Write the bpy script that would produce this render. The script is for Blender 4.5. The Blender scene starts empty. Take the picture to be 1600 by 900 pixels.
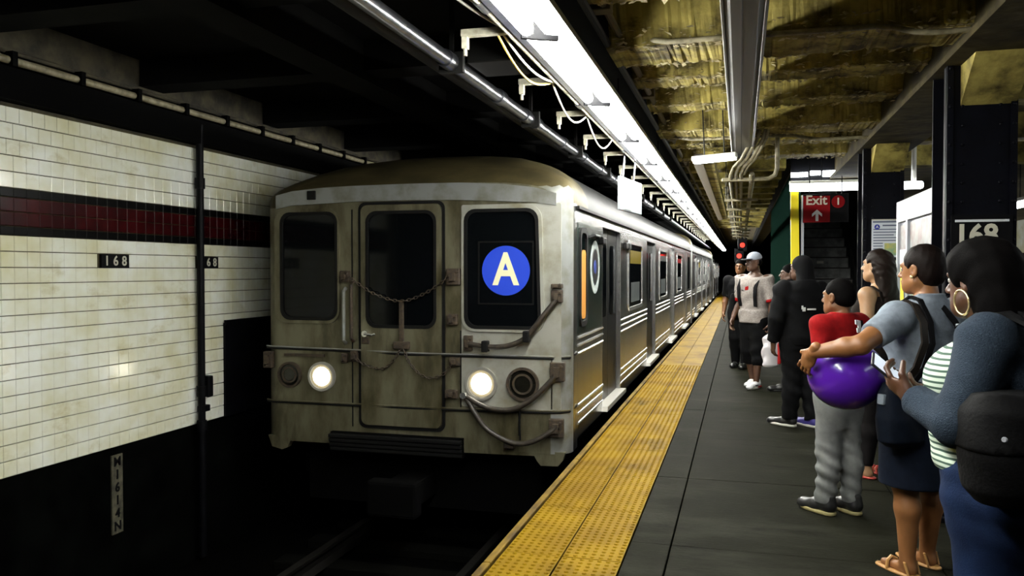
import bpy, bmesh, math, random
import numpy as np
from mathutils import Vector, Matrix
random.seed(7)
PI = math.pi
scene = bpy.context.scene
COL = scene.collection

# ---------------------------------------------------------------- camera
cam_d = bpy.data.cameras.new('camera')
cam = bpy.data.objects.new('camera', cam_d)
COL.objects.link(cam)
cam_d.sensor_width = 36.0
cam_d.lens = 36.0 * 1280.0 / 1600.0
cam_d.clip_start = 0.05
cam_d.clip_end = 300
cam.location = (0, 0, 1.53)
cam.rotation_euler = (math.radians(90 - 1.252), 0, math.radians(15.584))
scene.camera = cam

# ---------------------------------------------------------------- world, exposure
world = bpy.data.worlds.new('world')
scene.world = world
world.use_nodes = True
world.node_tree.nodes['Background'].inputs[0].default_value = (0.5, 0.55, 0.5, 1)
world.node_tree.nodes['Background'].inputs[1].default_value = 0.0
vs = scene.view_settings
vs.view_transform = 'Standard'
vs.look = 'None'
vs.exposure = 0.0
vs.gamma = 1.0
vs.use_curve_mapping = False
TUBE_POWER = 88.0          # fluorescent tubes over the platform edge
TUBE_COLOR = (1.0, 1.0, 0.95)
FAR_TUBE_POWER = 16.0

# ---------------------------------------------------------------- materials
MATS = {}
def mat(name, col, rough=0.6, metal=0.0, col2=None, scale=6.0, detail=4.0, bump=0.0, bump_scale=40.0,
        emit=None, emit_s=0.0, stretch=(1, 1, 1), lo=0.35, hi=0.65, spec=0.5, world_space=True, coat=0.0, trans=0.0):
    if name in MATS:
        return MATS[name]
    m = bpy.data.materials.new(name)
    m.use_nodes = True
    nt = m.node_tree
    b = nt.nodes['Principled BSDF']
    b.inputs['Base Color'].default_value = (*col, 1)
    b.inputs['Roughness'].default_value = rough
    b.inputs['Metallic'].default_value = metal
    b.inputs['Specular IOR Level'].default_value = spec
    b.inputs['Coat Weight'].default_value = coat
    b.inputs['Transmission Weight'].default_value = trans
    if emit:
        b.inputs['Emission Color'].default_value = (*emit, 1)
        b.inputs['Emission Strength'].default_value = emit_s
    need = col2 is not None or bump > 0
    if need:
        if world_space:
            g = nt.nodes.new('ShaderNodeNewGeometry'); src = g.outputs['Position']
        else:
            g = nt.nodes.new('ShaderNodeTexCoord'); src = g.outputs['Object']
        mp = nt.nodes.new('ShaderNodeMapping')
        mp.inputs['Scale'].default_value = stretch
        nt.links.new(src, mp.inputs['Vector'])
        if col2 is not None:
            n = nt.nodes.new('ShaderNodeTexNoise')
            n.inputs['Scale'].default_value = scale
            n.inputs['Detail'].default_value = detail
            n.inputs['Roughness'].default_value = 0.6
            nt.links.new(mp.outputs[0], n.inputs['Vector'])
            r = nt.nodes.new('ShaderNodeValToRGB')
            r.color_ramp.elements[0].position = lo
            r.color_ramp.elements[0].color = (*col2, 1)
            r.color_ramp.elements[1].position = hi
            r.color_ramp.elements[1].color = (*col, 1)
            nt.links.new(n.outputs['Fac'], r.inputs['Fac'])
            nt.links.new(r.outputs['Color'], b.inputs['Base Color'])
        if bump > 0:
            n2 = nt.nodes.new('ShaderNodeTexNoise')
            n2.inputs['Scale'].default_value = bump_scale
            n2.inputs['Detail'].default_value = 3
            nt.links.new(mp.outputs[0], n2.inputs['Vector'])
            bp = nt.nodes.new('ShaderNodeBump')
            bp.inputs['Strength'].default_value = bump
            bp.inputs['Distance'].default_value = 0.01
            nt.links.new(n2.outputs['Fac'], bp.inputs['Height'])
            nt.links.new(bp.outputs['Normal'], b.inputs['Normal'])
    MATS[name] = m
    return m

def M(n): return MATS[n]
mat('white_tile', (0.80, 0.82, 0.74), 0.16, col2=(0.60, 0.57, 0.33), scale=1.6, lo=0.3, hi=0.62, bump=0.06, bump_scale=14)
mat('red_tile', (0.036, 0.0022, 0.003), 0.25, spec=0.10, col2=(0.016, 0.0012, 0.002), scale=3, bump=0.05, bump_scale=12)
mat('black_tile', (0.0025, 0.0025, 0.0025), 0.3, spec=0.08, bump=0.04, bump_scale=12)
mat('grout', (0.075, 0.060, 0.022), 0.9, col2=(0.035, 0.028, 0.011), scale=9)
mat('dark_wall', (0.0022, 0.0025, 0.0022), 0.95, spec=0.0, col2=(0.0009, 0.0009, 0.0009), scale=3, bump=0.3, bump_scale=20)
mat('old_concrete', (0.055, 0.046, 0.024), 0.9, col2=(0.014, 0.012, 0.007), scale=6, bump=0.4, bump_scale=25)
mat('black_steel', (0.0025, 0.0028, 0.004), 0.5, spec=0.1, col2=(0.0012, 0.0012, 0.0016), scale=9, bump=0.15, bump_scale=30)
mat('navy_steel', (0.0018, 0.0022, 0.005), 0.5, spec=0.12, col2=(0.001, 0.001, 0.0024), scale=9, bump=0.15, bump_scale=30)
mat('soot', (0.0015, 0.0015, 0.0015), 0.95, spec=0.05)
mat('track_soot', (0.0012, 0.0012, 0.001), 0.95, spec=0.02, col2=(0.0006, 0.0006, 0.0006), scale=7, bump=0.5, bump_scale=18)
mat('rail_steel', (0.03, 0.028, 0.025), 0.5, 0.9)
mat('tie_wood', (0.002, 0.002, 0.0015), 0.95, spec=0.05)
mat('slab', (0.0125, 0.0125, 0.0085), 0.7, spec=0.018, col2=(0.0052, 0.0052, 0.0026), scale=2.1, detail=8, bump=0.25, bump_scale=35, lo=0.3, hi=0.7)
mat('joint', (0.012, 0.012, 0.010), 0.9)
mat('yellow_tactile', (0.190, 0.116, 0.0025), 0.6, spec=0.04, col2=(0.105, 0.056, 0.0015), scale=2.3, detail=8, bump=0.15, bump_scale=60, lo=0.30, hi=0.60)
mat('edge_board', (0.19, 0.115, 0.012), 0.7, spec=0.1, col2=(0.04, 0.023, 0.006), scale=7, detail=8, stretch=(1, 0.35, 1), bump=0.3, bump_scale=30)
mat('ceiling_paint', (0.42, 0.345, 0.092), 0.75, spec=0.15, col2=(0.055, 0.042, 0.013), scale=4, detail=9, bump=0.7, bump_scale=14, lo=0.35, hi=0.62)
mat('ceiling_slab', (0.13, 0.10, 0.03), 0.85, col2=(0.05, 0.038, 0.013), scale=3, detail=9, bump=0.6, bump_scale=12)
mat('paint_flake', (0.62, 0.54, 0.30), 0.7, col2=(0.12, 0.09, 0.03), scale=9)
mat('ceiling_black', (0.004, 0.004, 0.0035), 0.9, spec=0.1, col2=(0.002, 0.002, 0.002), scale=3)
mat('girder_brown', (0.055, 0.043, 0.015), 0.85, spec=0.1, col2=(0.018, 0.014, 0.005), scale=4, bump=0.5, bump_scale=12)
mat('cream_conduit', (0.30, 0.27, 0.17), 0.5, col2=(0.12, 0.10, 0.05), scale=14)
mat('white_bracket', (0.55, 0.53, 0.42), 0.5, col2=(0.3, 0.28, 0.2), scale=16)
mat('olive_conduit', (0.085, 0.066, 0.03), 0.6)
mat('galvanized', (0.30, 0.31, 0.33), 0.28, 0.95, col2=(0.2, 0.2, 0.22), scale=18)
mat('duct_steel', (0.09, 0.082, 0.066), 0.32, 0.85, col2=(0.08, 0.07, 0.06), scale=5, stretch=(1, 0.2, 1))
mat('dark_pipe', (0.006, 0.006, 0.005), 0.6, spec=0.3)
mat('fixture_white', (0.78, 0.78, 0.70), 0.4)
mat('lamp_holder', (0.006, 0.006, 0.007), 0.6, spec=0.05)
mat('tube_lit', (0.9, 0.9, 0.85), 0.4, emit=TUBE_COLOR, emit_s=TUBE_POWER)
mat('tube_far', (0.9, 0.9, 0.9), 0.4, emit=(0.93, 0.97, 1.0), emit_s=FAR_TUBE_POWER)
mat('wire_white', (0.6, 0.58, 0.5), 0.5)
mat('wire_yellow', (0.55, 0.36, 0.05), 0.5)
mat('wire_black', (0.01, 0.01, 0.01), 0.5)
# train
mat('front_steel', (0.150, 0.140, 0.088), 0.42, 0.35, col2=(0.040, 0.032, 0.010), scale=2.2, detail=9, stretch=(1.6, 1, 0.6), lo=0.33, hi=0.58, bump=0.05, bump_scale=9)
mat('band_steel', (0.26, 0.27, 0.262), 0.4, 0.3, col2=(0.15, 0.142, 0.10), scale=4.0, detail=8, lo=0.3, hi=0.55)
mat('side_steel', (0.42, 0.425, 0.43), 0.26, 1.0, col2=(0.28, 0.28, 0.275), scale=4.0, detail=5, stretch=(1, 2.0, 0.15), bump=0.03, bump_scale=6)
mat('rib_steel', (0.85, 0.85, 0.83), 0.22, 0.9)
mat('pale_panel', (0.40, 0.40, 0.35), 0.42, 0.3, col2=(0.24, 0.225, 0.15), scale=3.4, detail=8, lo=0.3, hi=0.55)  # paler than the steel on the rest of the train front
mat('roof_khaki', (0.075, 0.060, 0.024), 0.6, spec=0.2, col2=(0.035, 0.028, 0.011), scale=3, detail=8)
mat('roof_grey', (0.017, 0.017, 0.017), 0.6, 0.0, spec=0.12, col2=(0.010, 0.010, 0.010), scale=3)
mat('train_glass', (0.002, 0.0025, 0.003), 0.07, spec=0.18)
mat('rubber', (0.003, 0.003, 0.003), 0.6, spec=0.2)
mat('hose', (0.045, 0.035, 0.024), 0.5, col2=(0.015, 0.012, 0.01), scale=25)
mat('rusty', (0.055, 0.036, 0.018), 0.7, col2=(0.02, 0.014, 0.01), scale=30, bump=0.3)
mat('door_dark', (0.008, 0.008, 0.008), 0.4, 0.4, spec=0.2)
mat('threshold', (0.4, 0.39, 0.35), 0.45, 0.5)
mat('headlight', (1, 1, 0.95), 0.3, emit=(1.0, 0.95, 0.78), emit_s=22.0)
mat('lens_glow', (0.35, 0.31, 0.22), 0.25, emit=(0.9, 0.72, 0.42), emit_s=0.22)
mat('headlight_off', (0.012, 0.011, 0.008), 0.12, 0.2)
mat('roundel_blue', (0.01, 0.03, 0.25), 0.4, emit=(0.014, 0.052, 0.58), emit_s=0.62)
mat('roundel_letter', (0.35, 0.33, 0.2), 0.5, emit=(0.84, 0.82, 0.50), emit_s=0.68)
mat('amber_interior', (0.45, 0.20, 0.03), 0.5, emit=(0.55, 0.22, 0.03), emit_s=0.35)
mat('lit_interior', (0.03, 0.03, 0.028), 0.3, spec=0.2, col2=(0.006, 0.006, 0.006), scale=5, emit=(0.50, 0.56, 0.52), emit_s=0.13)
mat('seat_yellow', (0.03, 0.022, 0.002), 0.3, spec=0.2, emit=(0.42, 0.33, 0.03), emit_s=0.32)
mat('interior_red', (0.03, 0.002, 0.002), 0.3, spec=0.2, emit=(0.5, 0.02, 0.02), emit_s=0.4)
mat('cab_reflection_green', (0.05, 0.075, 0.065), 0.2, 0.8)  # dark teal reflection on the cab side, put into the colour
mat('badge_pale', (0.5, 0.56, 0.55), 0.4)
mat('badge_blue', (0.04, 0.07, 0.35), 0.4)
# signs
mat('sign_white', (0.62, 0.65, 0.66), 0.45)
mat('panel_white', (0.24, 0.26, 0.28), 0.5)
mat('sign_letter', (0.55, 0.53, 0.42), 0.5)
mat('sign_black', (0.003, 0.003, 0.0035), 0.5, spec=0.1)
mat('sign_red', (0.17, 0.003, 0.005), 0.5, spec=0.1)
mat('sign_aged', (0.085, 0.078, 0.048), 0.8, col2=(0.022, 0.020, 0.012), scale=12)
mat('paper', (0.62, 0.66, 0.70), 0.6)
mat('ink', (0.10, 0.12, 0.18), 0.6)
mat('ink_blue', (0.02, 0.03, 0.30), 0.5)
mat('map_green', (0.30, 0.42, 0.28), 0.5, col2=(0.42, 0.48, 0.52), scale=14)
mat('map_yellow', (0.55, 0.48, 0.12), 0.5, col2=(0.18, 0.36, 0.24), scale=18)
mat('photo_grey', (0.30, 0.32, 0.32), 0.4, col2=(0.16, 0.09, 0.07), scale=7)
mat('aluminium', (0.44, 0.46, 0.50), 0.35, 0.3)
mat('yellow_paint', (0.80, 0.66, 0.01), 0.45)
mat('green_panel', (0.003, 0.009, 0.0065), 1.0, spec=0.0)
mat('stair_steel', (0.22, 0.225, 0.21), 0.55, col2=(0.09, 0.09, 0.085), scale=8)
mat('signal_red', (0.8, 0.02, 0.01), 0.4, emit=(1.0, 0.02, 0.01), emit_s=3.0)

def grime(name, dark, scale, lo, hi, stretch=(1, 1, 1), amount=0.85):
    """large stains mixed over a material's colour"""
    nt = M(name).node_tree; b = nt.nodes['Principled BSDF']; src = b.inputs['Base Color'].links[0].from_socket
    g = nt.nodes.new('ShaderNodeNewGeometry'); mp = nt.nodes.new('ShaderNodeMapping'); mp.inputs['Scale'].default_value = stretch; mp.inputs['Location'].default_value = (3.7, 1.3, 0.4)
    n = nt.nodes.new('ShaderNodeTexNoise'); n.inputs['Scale'].default_value = scale; n.inputs['Detail'].default_value = 7; n.inputs['Roughness'].default_value = 0.65
    r = nt.nodes.new('ShaderNodeMapRange'); r.inputs[1].default_value = lo; r.inputs[2].default_value = hi; r.inputs[4].default_value = amount
    mx = nt.nodes.new('ShaderNodeMix'); mx.data_type = 'RGBA'; mx.inputs[7].default_value = (*dark, 1)
    nt.links.new(g.outputs['Position'], mp.inputs['Vector']); nt.links.new(mp.outputs[0], n.inputs['Vector']); nt.links.new(n.outputs['Fac'], r.inputs[0])
    nt.links.new(r.outputs[0], mx.inputs[0]); nt.links.new(src, mx.inputs[6]); nt.links.new(mx.outputs[2], b.inputs['Base Color'])
grime('yellow_tactile', (0.035, 0.02, 0.002), 1.7, 0.56, 0.72, (1.6, 0.7, 1), 0.75)
grime('slab', (0.023, 0.023, 0.017), 1.5, 0.53, 0.70, (0.6, 1.8, 1), 0.8)
grime('slab', (0.0025, 0.0025, 0.0015), 2.4, 0.57, 0.70, (0.7, 2.2, 1), 0.8)
grime('front_steel', (0.022, 0.016, 0.006), 2.6, 0.54, 0.72, (2.2, 1, 0.45), 0.8)
grime('ceiling_paint', (0.018, 0.013, 0.005), 6.0, 0.55, 0.66, (0.5, 1, 1), 0.7)
grime('white_tile', (0.40, 0.33, 0.10), 3.0, 0.58, 0.75, (1, 0.9, 1.6), 0.6)

# ---------------------------------------------------------------- mesh helpers
class MB:
    """collects verts / faces for one mesh object"""
    def __init__(s):
        s.v = []; s.f = []; s.mi = []
    def add(s, vs_, fs, mi=0):
        o = len(s.v)
        s.v.extend([tuple(p) for p in vs_])
        s.f.extend([tuple(i + o for i in q) for q in fs])
        s.mi.extend([mi] * len(fs))
        return s
    def box(s, x0, x1, y0, y1, z0, z1, mi=0):
        return s.add([(x0, y0, z0), (x1, y0, z0), (x1, y1, z0), (x0, y1, z0), (x0, y0, z1), (x1, y0, z1), (x1, y1, z1), (x0, y1, z1)],
                     [(0, 3, 2, 1), (4, 5, 6, 7), (0, 1, 5, 4), (1, 2, 6, 5), (2, 3, 7, 6), (3, 0, 4, 7)], mi)
    def bbox_bevel(s, x0, x1, y0, y1, z0, z1, b=0.01, mi=0):
        bm = bmesh.new()
        bmesh.ops.create_cube(bm, size=1.0)
        for v in bm.verts:
            v.co = Vector(((x0 + x1) / 2 + v.co.x * (x1 - x0), (y0 + y1) / 2 + v.co.y * (y1 - y0), (z0 + z1) / 2 + v.co.z * (z1 - z0)))
        bmesh.ops.bevel(bm, geom=list(bm.edges), offset=b, segments=2, profile=0.5, affect='EDGES')
        return s.bm(bm, mi)
    def bm(s, bm, mi=0):
        bm.verts.index_update()
        s.add([v.co[:] for v in bm.verts], [[v.index for v in f.verts] for f in bm.faces], mi)
        bm.free()
        return s
    def tube(s, pts, r, n=8, mi=0, cap=True):
        pts = [Vector(p) for p in pts]
        rr = r if isinstance(r, (list, tuple)) else [r] * len(pts)
        o = len(s.v); prev = None
        for i, p in enumerate(pts):
            d = (pts[min(i + 1, len(pts) - 1)] - pts[max(i - 1, 0)]).normalized()
            if prev is None:
                a = Vector((0, 0, 1)) if abs(d.z) < 0.9 else Vector((1, 0, 0))
                u = d.cross(a).normalized()
            else:
                u = (prev - d * prev.dot(d)).normalized()
            prev = u
            w = d.cross(u)
            for k in range(n):
                t = 2 * PI * k / n
                s.v.append(tuple(p + u * (math.cos(t) * rr[i]) + w * (math.sin(t) * rr[i])))
        for i in range(len(pts) - 1):
            for k in range(n):
                a = o + i * n + k; b_ = o + i * n + (k + 1) % n
                s.f.append((a, b_, b_ + n, a + n)); s.mi.append(mi)
        if cap:
            s.f.append(tuple(o + k for k in range(n))[::-1]); s.mi.append(mi)
            e = o + (len(pts) - 1) * n
            s.f.append(tuple(e + k for k in range(n))); s.mi.append(mi)
        return s
    def prism(s, poly, axis, a, b, mi=0):
        """poly: 2-D outline; axis 'x','y','z' is the extrusion axis from a to b"""
        def P(p, t):
            return {'x': (t, p[0], p[1]), 'y': (p[0], t, p[1]), 'z': (p[0], p[1], t)}[axis]
        n = len(poly)
        vv = [P(p, a) for p in poly] + [P(p, b) for p in poly]
        ff = [tuple(range(n))[::-1], tuple(range(n, 2 * n))] + [(i, (i + 1) % n, n + (i + 1) % n, n + i) for i in range(n)]
        return s.add(vv, ff, mi)
    def ring(s, outer, inner, axis, a, b, mi=0):
        def P(p, t):
            return {'x': (t, p[0], p[1]), 'y': (p[0], t, p[1]), 'z': (p[0], p[1], t)}[axis]
        n = len(outer)
        vv = [P(p, a) for p in outer] + [P(p, a) for p in inner] + [P(p, b) for p in outer] + [P(p, b) for p in inner]
        ff = []
        for i in range(n):
            j = (i + 1) % n
            ff += [(i, j, n + j, n + i), (2 * n + i, 3 * n + i, 3 * n + j, 2 * n + j), (i, 2 * n + i, 2 * n + j, j), (n + i, n + j, 3 * n + j, 3 * n + i)]
        return s.add(vv, ff, mi)
    def disc_stack(s, c, axis, prof, n=24, mi=0):
        """lathe about axis through c; prof = [(offset along axis, radius)]"""
        o = len(s.v)
        for t, r in prof:
            for k in range(n):
                a = 2 * PI * k / n
                u, w = math.cos(a) * r, math.sin(a) * r
                q = {'x': (t, u, w), 'y': (u, t, w), 'z': (u, w, t)}[axis]
                s.v.append((c[0] + q[0], c[1] + q[1], c[2] + q[2]))
        for i in range(len(prof) - 1):
            for k in range(n):
                a = o + i * n + k; b_ = o + i * n + (k + 1) % n
                s.f.append((a, b_, b_ + n, a + n)); s.mi.append(mi)
        s.f.append(tuple(o + k for k in range(n))); s.mi.append(mi)
        e = o + (len(prof) - 1) * n
        s.f.append(tuple(e + k for k in range(n))); s.mi.append(mi)
        return s
    def mesh(s, name, mats, smooth=None, recalc=True):
        me = bpy.data.meshes.new(name)
        me.from_pydata(s.v, [], s.f)
        for m in (mats if isinstance(mats, (list, tuple)) else [mats]):
            me.materials.append(M(m) if isinstance(m, str) else m)
        if any(s.mi):
            me.polygons.foreach_set('material_index', s.mi)
        if recalc:
            bm = bmesh.new(); bm.from_mesh(me)
            bmesh.ops.recalc_face_normals(bm, faces=list(bm.faces))
            bm.to_mesh(me); bm.free()
        if smooth:
            me.polygons.foreach_set('use_smooth', [True] * len(me.polygons))
            if smooth is not True:
                try:
                    me.set_sharp_from_angle(angle=math.radians(smooth))
                except Exception:
                    pass
        me.update()
        return me
    def build(s, name, mats, parent=None, smooth=None, loc=None, kind=None):
        return link(name, s.mesh(name, mats, smooth), parent, loc, kind)

def link(name, data, parent=None, loc=None, kind=None):
    o = bpy.data.objects.new(name, data)
    COL.objects.link(o)
    if loc is not None:
        o.location = loc
    if parent is not None:
        o.parent = parent
    if kind:
        o['kind'] = kind
    return o

def tag(o, label, cat, group=None):
    o['label'] = label; o['category'] = cat
    if group: o['group'] = group
    return o

def thing(name, label, cat, loc=(0, 0, 0), rz=0.0, group=None):
    o = link(name, None, None, loc)
    o.empty_display_size = 0.1
    o.rotation_euler = (0, 0, rz)
    return tag(o, label, cat, group)

def struct(o):
    o['kind'] = 'structure'
    return o

def copy_tree(o, parent=None):
    c = o.copy(); COL.objects.link(c)
    if parent is not None: c.parent = parent
    for ch in list(o.children):
        copy_tree(ch, c)
    return c

def rrect(x0, x1, z0, z1, r, n=5, skew=0.0):
    """rounded rectangle outline; skew shifts the top corners in x"""
    pts = []
    for cx, cz, a0 in ((x1 - r, z1 - r, 0), (x0 + r, z1 - r, 90), (x0 + r, z0 + r, 180), (x1 - r, z0 + r, 270)):
        for k in range(n + 1):
            a = math.radians(a0 + 90 * k / n)
            pts.append((cx + r * math.cos(a), cz + r * math.sin(a)))
    if skew:
        pts = [(x + (skew * (z - z0) / (z1 - z0) if x > (x0 + x1) / 2 else 0), z) for x, z in pts]
    return pts

_font_cache = {}
def text_mesh(txt, size, depth=0.002, bold=0.0, align='CENTER', sx=1.0):
    """mesh data of a line of lettering in the XY plane, facing +Z"""
    cu = bpy.data.curves.new('lettering', 'FONT')
    cu.body = txt; cu.size = size; cu.extrude = depth; cu.offset = bold
    cu.align_x = align; cu.align_y = 'CENTER'; cu.resolution_u = 3
    ob = bpy.data.objects.new('lettering_tmp', cu)
    COL.objects.link(ob)
    dg = bpy.context.evaluated_depsgraph_get(); dg.update()
    me = bpy.data.meshes.new_from_object(ob.evaluated_get(dg))
    bpy.data.objects.remove(ob); bpy.data.curves.remove(cu)
    if sx != 1.0:
        for v in me.vertices: v.co.x *= sx
    return me

def lettering(txt, size, m, parent, loc, facing, name='lettering', bold=0.0, sx=1.0, align='CENTER', depth=0.002):
    """facing: '-y' reads from -Y side, '+x' reads from +X side, '-x' reads from -X side"""
    me = text_mesh(txt, size, depth, bold, align, sx)
    me.materials.clear(); me.materials.append(M(m))
    o = link(name, me, parent, loc)
    o.rotation_euler = {'-y': (PI / 2, 0, 0), '+x': (PI / 2, 0, PI / 2), '-x': (PI / 2, 0, -PI / 2)}[facing]
    return o
# ================================================================ THE SETTING
EDGE = -1.29
# ---- left wall ---------------------------------------------------------------
WX = -5.0
wall = MB()
wall.box(WX - 0.30, WX - 0.012, 2.6, 60, 0.055, 2.70, 0)
wall_left = struct(wall.build('wall_left', ['grout']))
lw = MB().box(WX - 0.30, WX - 0.02, 2.6, 60, -1.25, 0.055)
lw.build('lower_wall', 'dark_wall', wall_left)
uw = MB().box(WX - 0.30, WX - 0.03, 2.6, 60, 2.70, 3.35)
uw.build('upper_wall', 'old_concrete', wall_left)
# dark steel tray along the top of the tiles
tr = MB().box(WX - 0.02, WX + 0.10, 2.6, 60, 2.72, 2.90)
tr.box(WX + 0.08, WX + 0.10, 2.6, 60, 2.90, 2.945)
tr.build('ledge', 'soot', wall_left)

TP = 0.112                      # tile pitch
rows = []                       # (z0, height, material)
z = 0.060
for i in range(15):
    rows.append((z, 0.1145, 'white_tile')); z += 0.1145
for h, m_ in ((0.066, 'black_tile'), (0.103, 'red_tile'), (0.103, 'red_tile'), (0.066, 'black_tile')):
    rows.append((z, h, m_)); z += h
for i in range(5):
    rows.append((z, 0.1145, 'white_tile')); z += 0.1145
def tile_verts(w, h, g=0.0020, gh=0.0062, t=0.009, bev=0.0030):
    a, b_ = w / 2 - g / 2, h / 2 - gh / 2
    c, d_ = a - bev, b_ - bev
    v = [(-0.012, -a, -b_), (-0.012, a, -b_), (-0.012, a, b_), (-0.012, -a, b_),
         (t - bev, -a, -b_), (t - bev, a, -b_), (t - bev, a, b_), (t - bev, -a, b_),
         (t, -c, -d_), (t, c, -d_), (t, c, d_), (t, -c, d_)]
    f = [(8, 9, 10, 11)]
    for i in range(4):
        j = (i + 1) % 4
        f += [(i, j, 4 + j, 4 + i), (4 + i, 4 + j, 8 + j, 8 + i)]
    return v, f
tile_meshes = {}
cand = []
ncol = int((13.0 - 3.0) / TP)
for ri, (z0, h, m_) in enumerate(rows):
    for c in range(ncol):
        off = 0.5 * TP if (ri >= 21 and ri % 2) else 0.0
        y = 3.0 + (c + 0.5) * TP + off
        if 1.545 < z0 + h / 2 < 1.66 and (5.50 < y < 5.82 or 6.72 < y < 7.06):
            continue            # the number plaques sit here
        if 7.12 < y < 8.7 and z0 + h < 1.02:
            continue            # recess in the lower wall
        cand.append((y, z0 + h / 2, h, m_))
vis = sorted([q for q in cand if q[0] > 4.42], key=lambda q: q[0])[:300]
vis_set = set(vis)
rest = MB()
RM = ['white_tile', 'red_tile', 'black_tile']
for q in cand:
    y, zc, h, m_ = q
    if q in vis_set:
        key = (round(h, 4), m_)
        if key not in tile_meshes:
            b_ = MB(); v, f = tile_verts(TP, h); b_.add(v, f)
            tile_meshes[key] = b_.mesh('tile', m_)
        o = link('tile', tile_meshes[key], wall_left, (WX, y, zc))
        o.rotation_euler = (0, random.gauss(0, 0.004), random.gauss(0, 0.004))
    else:
        v, f = tile_verts(TP, h)
        ty, tz = random.gauss(0, 0.004), random.gauss(0, 0.004)
        rest.add([(WX + p[0] + ty * p[2] + tz * p[1], y + p[1], zc + p[2]) for p in v], f, RM.index(m_))
tf = rest.build('tile_field', RM, wall_left); tf['kind'] = 'stuff'
far = MB().box(WX - 0.02, WX + 0.004, 13.0, 60, 0.06, 1.777)
far.box(WX - 0.02, WX + 0.004, 13.0, 60, 2.117, 2.69)
far.build('distant_tiling', 'white_tile', wall_left)
# recess with dark door panel in the lower wall beside the train
nb = MB().box(WX - 0.0118, WX + 0.035, 7.12, 8.7, 0.06, 1.0)
nb.box(WX + 0.035, WX + 0.06, 7.10, 8.7, 0.98, 1.03)
tag(nb.build('service_hatch', 'black_steel'), 'black steel service hatch low on the tiled wall beside the train', 'hatch')

# number plaques "168"
def plaque(y, label):
    t = thing('number_plaque', label, 'sign', (WX + 0.004, y, 1.603), 0, 'small station number plaques on the tiled wall')
    MB().box(-0.016, 0.008, -0.155, 0.155, -0.056, 0.056).build('plate', 'sign_black', t)
    for k, ch in enumerate('168'):
        lettering(ch, 0.112, 'sign_letter', t, (0.0095, -0.098 + k * 0.098, 0.0), '+x', 'numeral', 0.0018)
    return t
plaque(5.66, 'black plaque reading 168 set in the white tiles left of the pipe')
plaque(6.89, 'black plaque with 168 half hidden behind the black vertical pipe')

# vertical chainage sign on the dark lower wall
t = thing('marker_sign', 'tall narrow aged white sign with stacked characters on the dark lower wall', 'sign', (WX - 0.015, 5.67, -0.34))
MB().box(0, 0.012, -0.062, 0.062, -0.33, 0.33).build('plate', 'sign_aged', t)
for k, ch in enumerate('M1614N'):
    lettering(ch, 0.105, 'sign_black', t, (0.014, 0, 0.27 - k * 0.108), '+x', 'character', 0.003)

# black vertical pipe with couplings in front of the tiles
t = thing('wall_pipe', 'black vertical pipe standing in front of the white tiled wall', 'pipe', (WX + 0.07, 6.69, -1.2))
MB().tube([(0, 0, 0), (0, 0, 4.1)], 0.034, 12).build('pipe_run', 'black_steel', t, smooth=40)
for zz in (1.25, 1.58, 3.55):
    MB().tube([(0.0, 0, zz - 0.05), (0.0, 0, zz + 0.05)], 0.046, 12).build('coupling', 'black_steel', t, smooth=40)
MB().bbox_bevel(-0.03, 0.06, 0.02, 0.10, 1.52, 1.72, 0.01).build('junction_box', 'black_steel', t)
MB().bbox_bevel(-0.03, 0.03, -0.03, 0.09, 1.38, 1.44, 0.005).build('clamp', 'black_steel', t)

# pipe with clamps along the wall top, lit from the platform
t = thing('wall_conduit', 'pale dusty pipe run clamped along the wall above the tiles', 'pipe', (0, 0, 0))
MB().tube([(WX + 0.06, 2.8, 3.0), (WX + 0.06, 20, 3.0)], 0.028, 10).build('pipe_run', 'cream_conduit', t, smooth=40)
MB().tube([(WX + 0.03, 2.8, 3.07), (WX + 0.03, 20, 3.07)], 0.018, 8).build('cable', 'old_concrete', t, smooth=40)
cl = MB().box(-0.06, 0.045, -0.022, 0.022, -0.045, 0.06).mesh('clamp', 'soot')
for k in range(12):
    link('clamp', cl, t, (WX + 0.06, 4.0 + 0.62 * k, 3.0))

# ---- track bed ---------------------------------------------------------------
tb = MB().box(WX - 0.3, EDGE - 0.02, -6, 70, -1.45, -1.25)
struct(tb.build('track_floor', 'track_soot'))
for X, lb in ((-3.68, 'worn running rail nearer the tiled wall'), (-2.24, 'worn running rail nearer the platform edge')):
    r = MB()
    r.prism([(X - 0.07, -1.17), (X + 0.07, -1.17), (X + 0.012, -1.13), (X + 0.012, -1.06), (X + 0.036, -1.05), (X + 0.036, -1.02), (X - 0.036, -1.02), (X - 0.036, -1.05), (X - 0.012, -1.06), (X - 0.012, -1.13)], 'y', -6, 70)
    tag(r.build('running_rail', 'rail_steel'), lb, 'rail')
tie = MB().bbox_bevel(-1.2, 1.2, -0.11, 0.11, -0.05, 0.03, 0.01).mesh('tie', 'tie_wood')
for k in range(14):
    o = link('cross_tie', tie, None, (-2.96, 1.2 + 0.62 * k, -1.2))
    tag(o, 'dark wooden cross tie under the rails in front of the train', 'tie', 'cross ties in the dark track bed')

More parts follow.
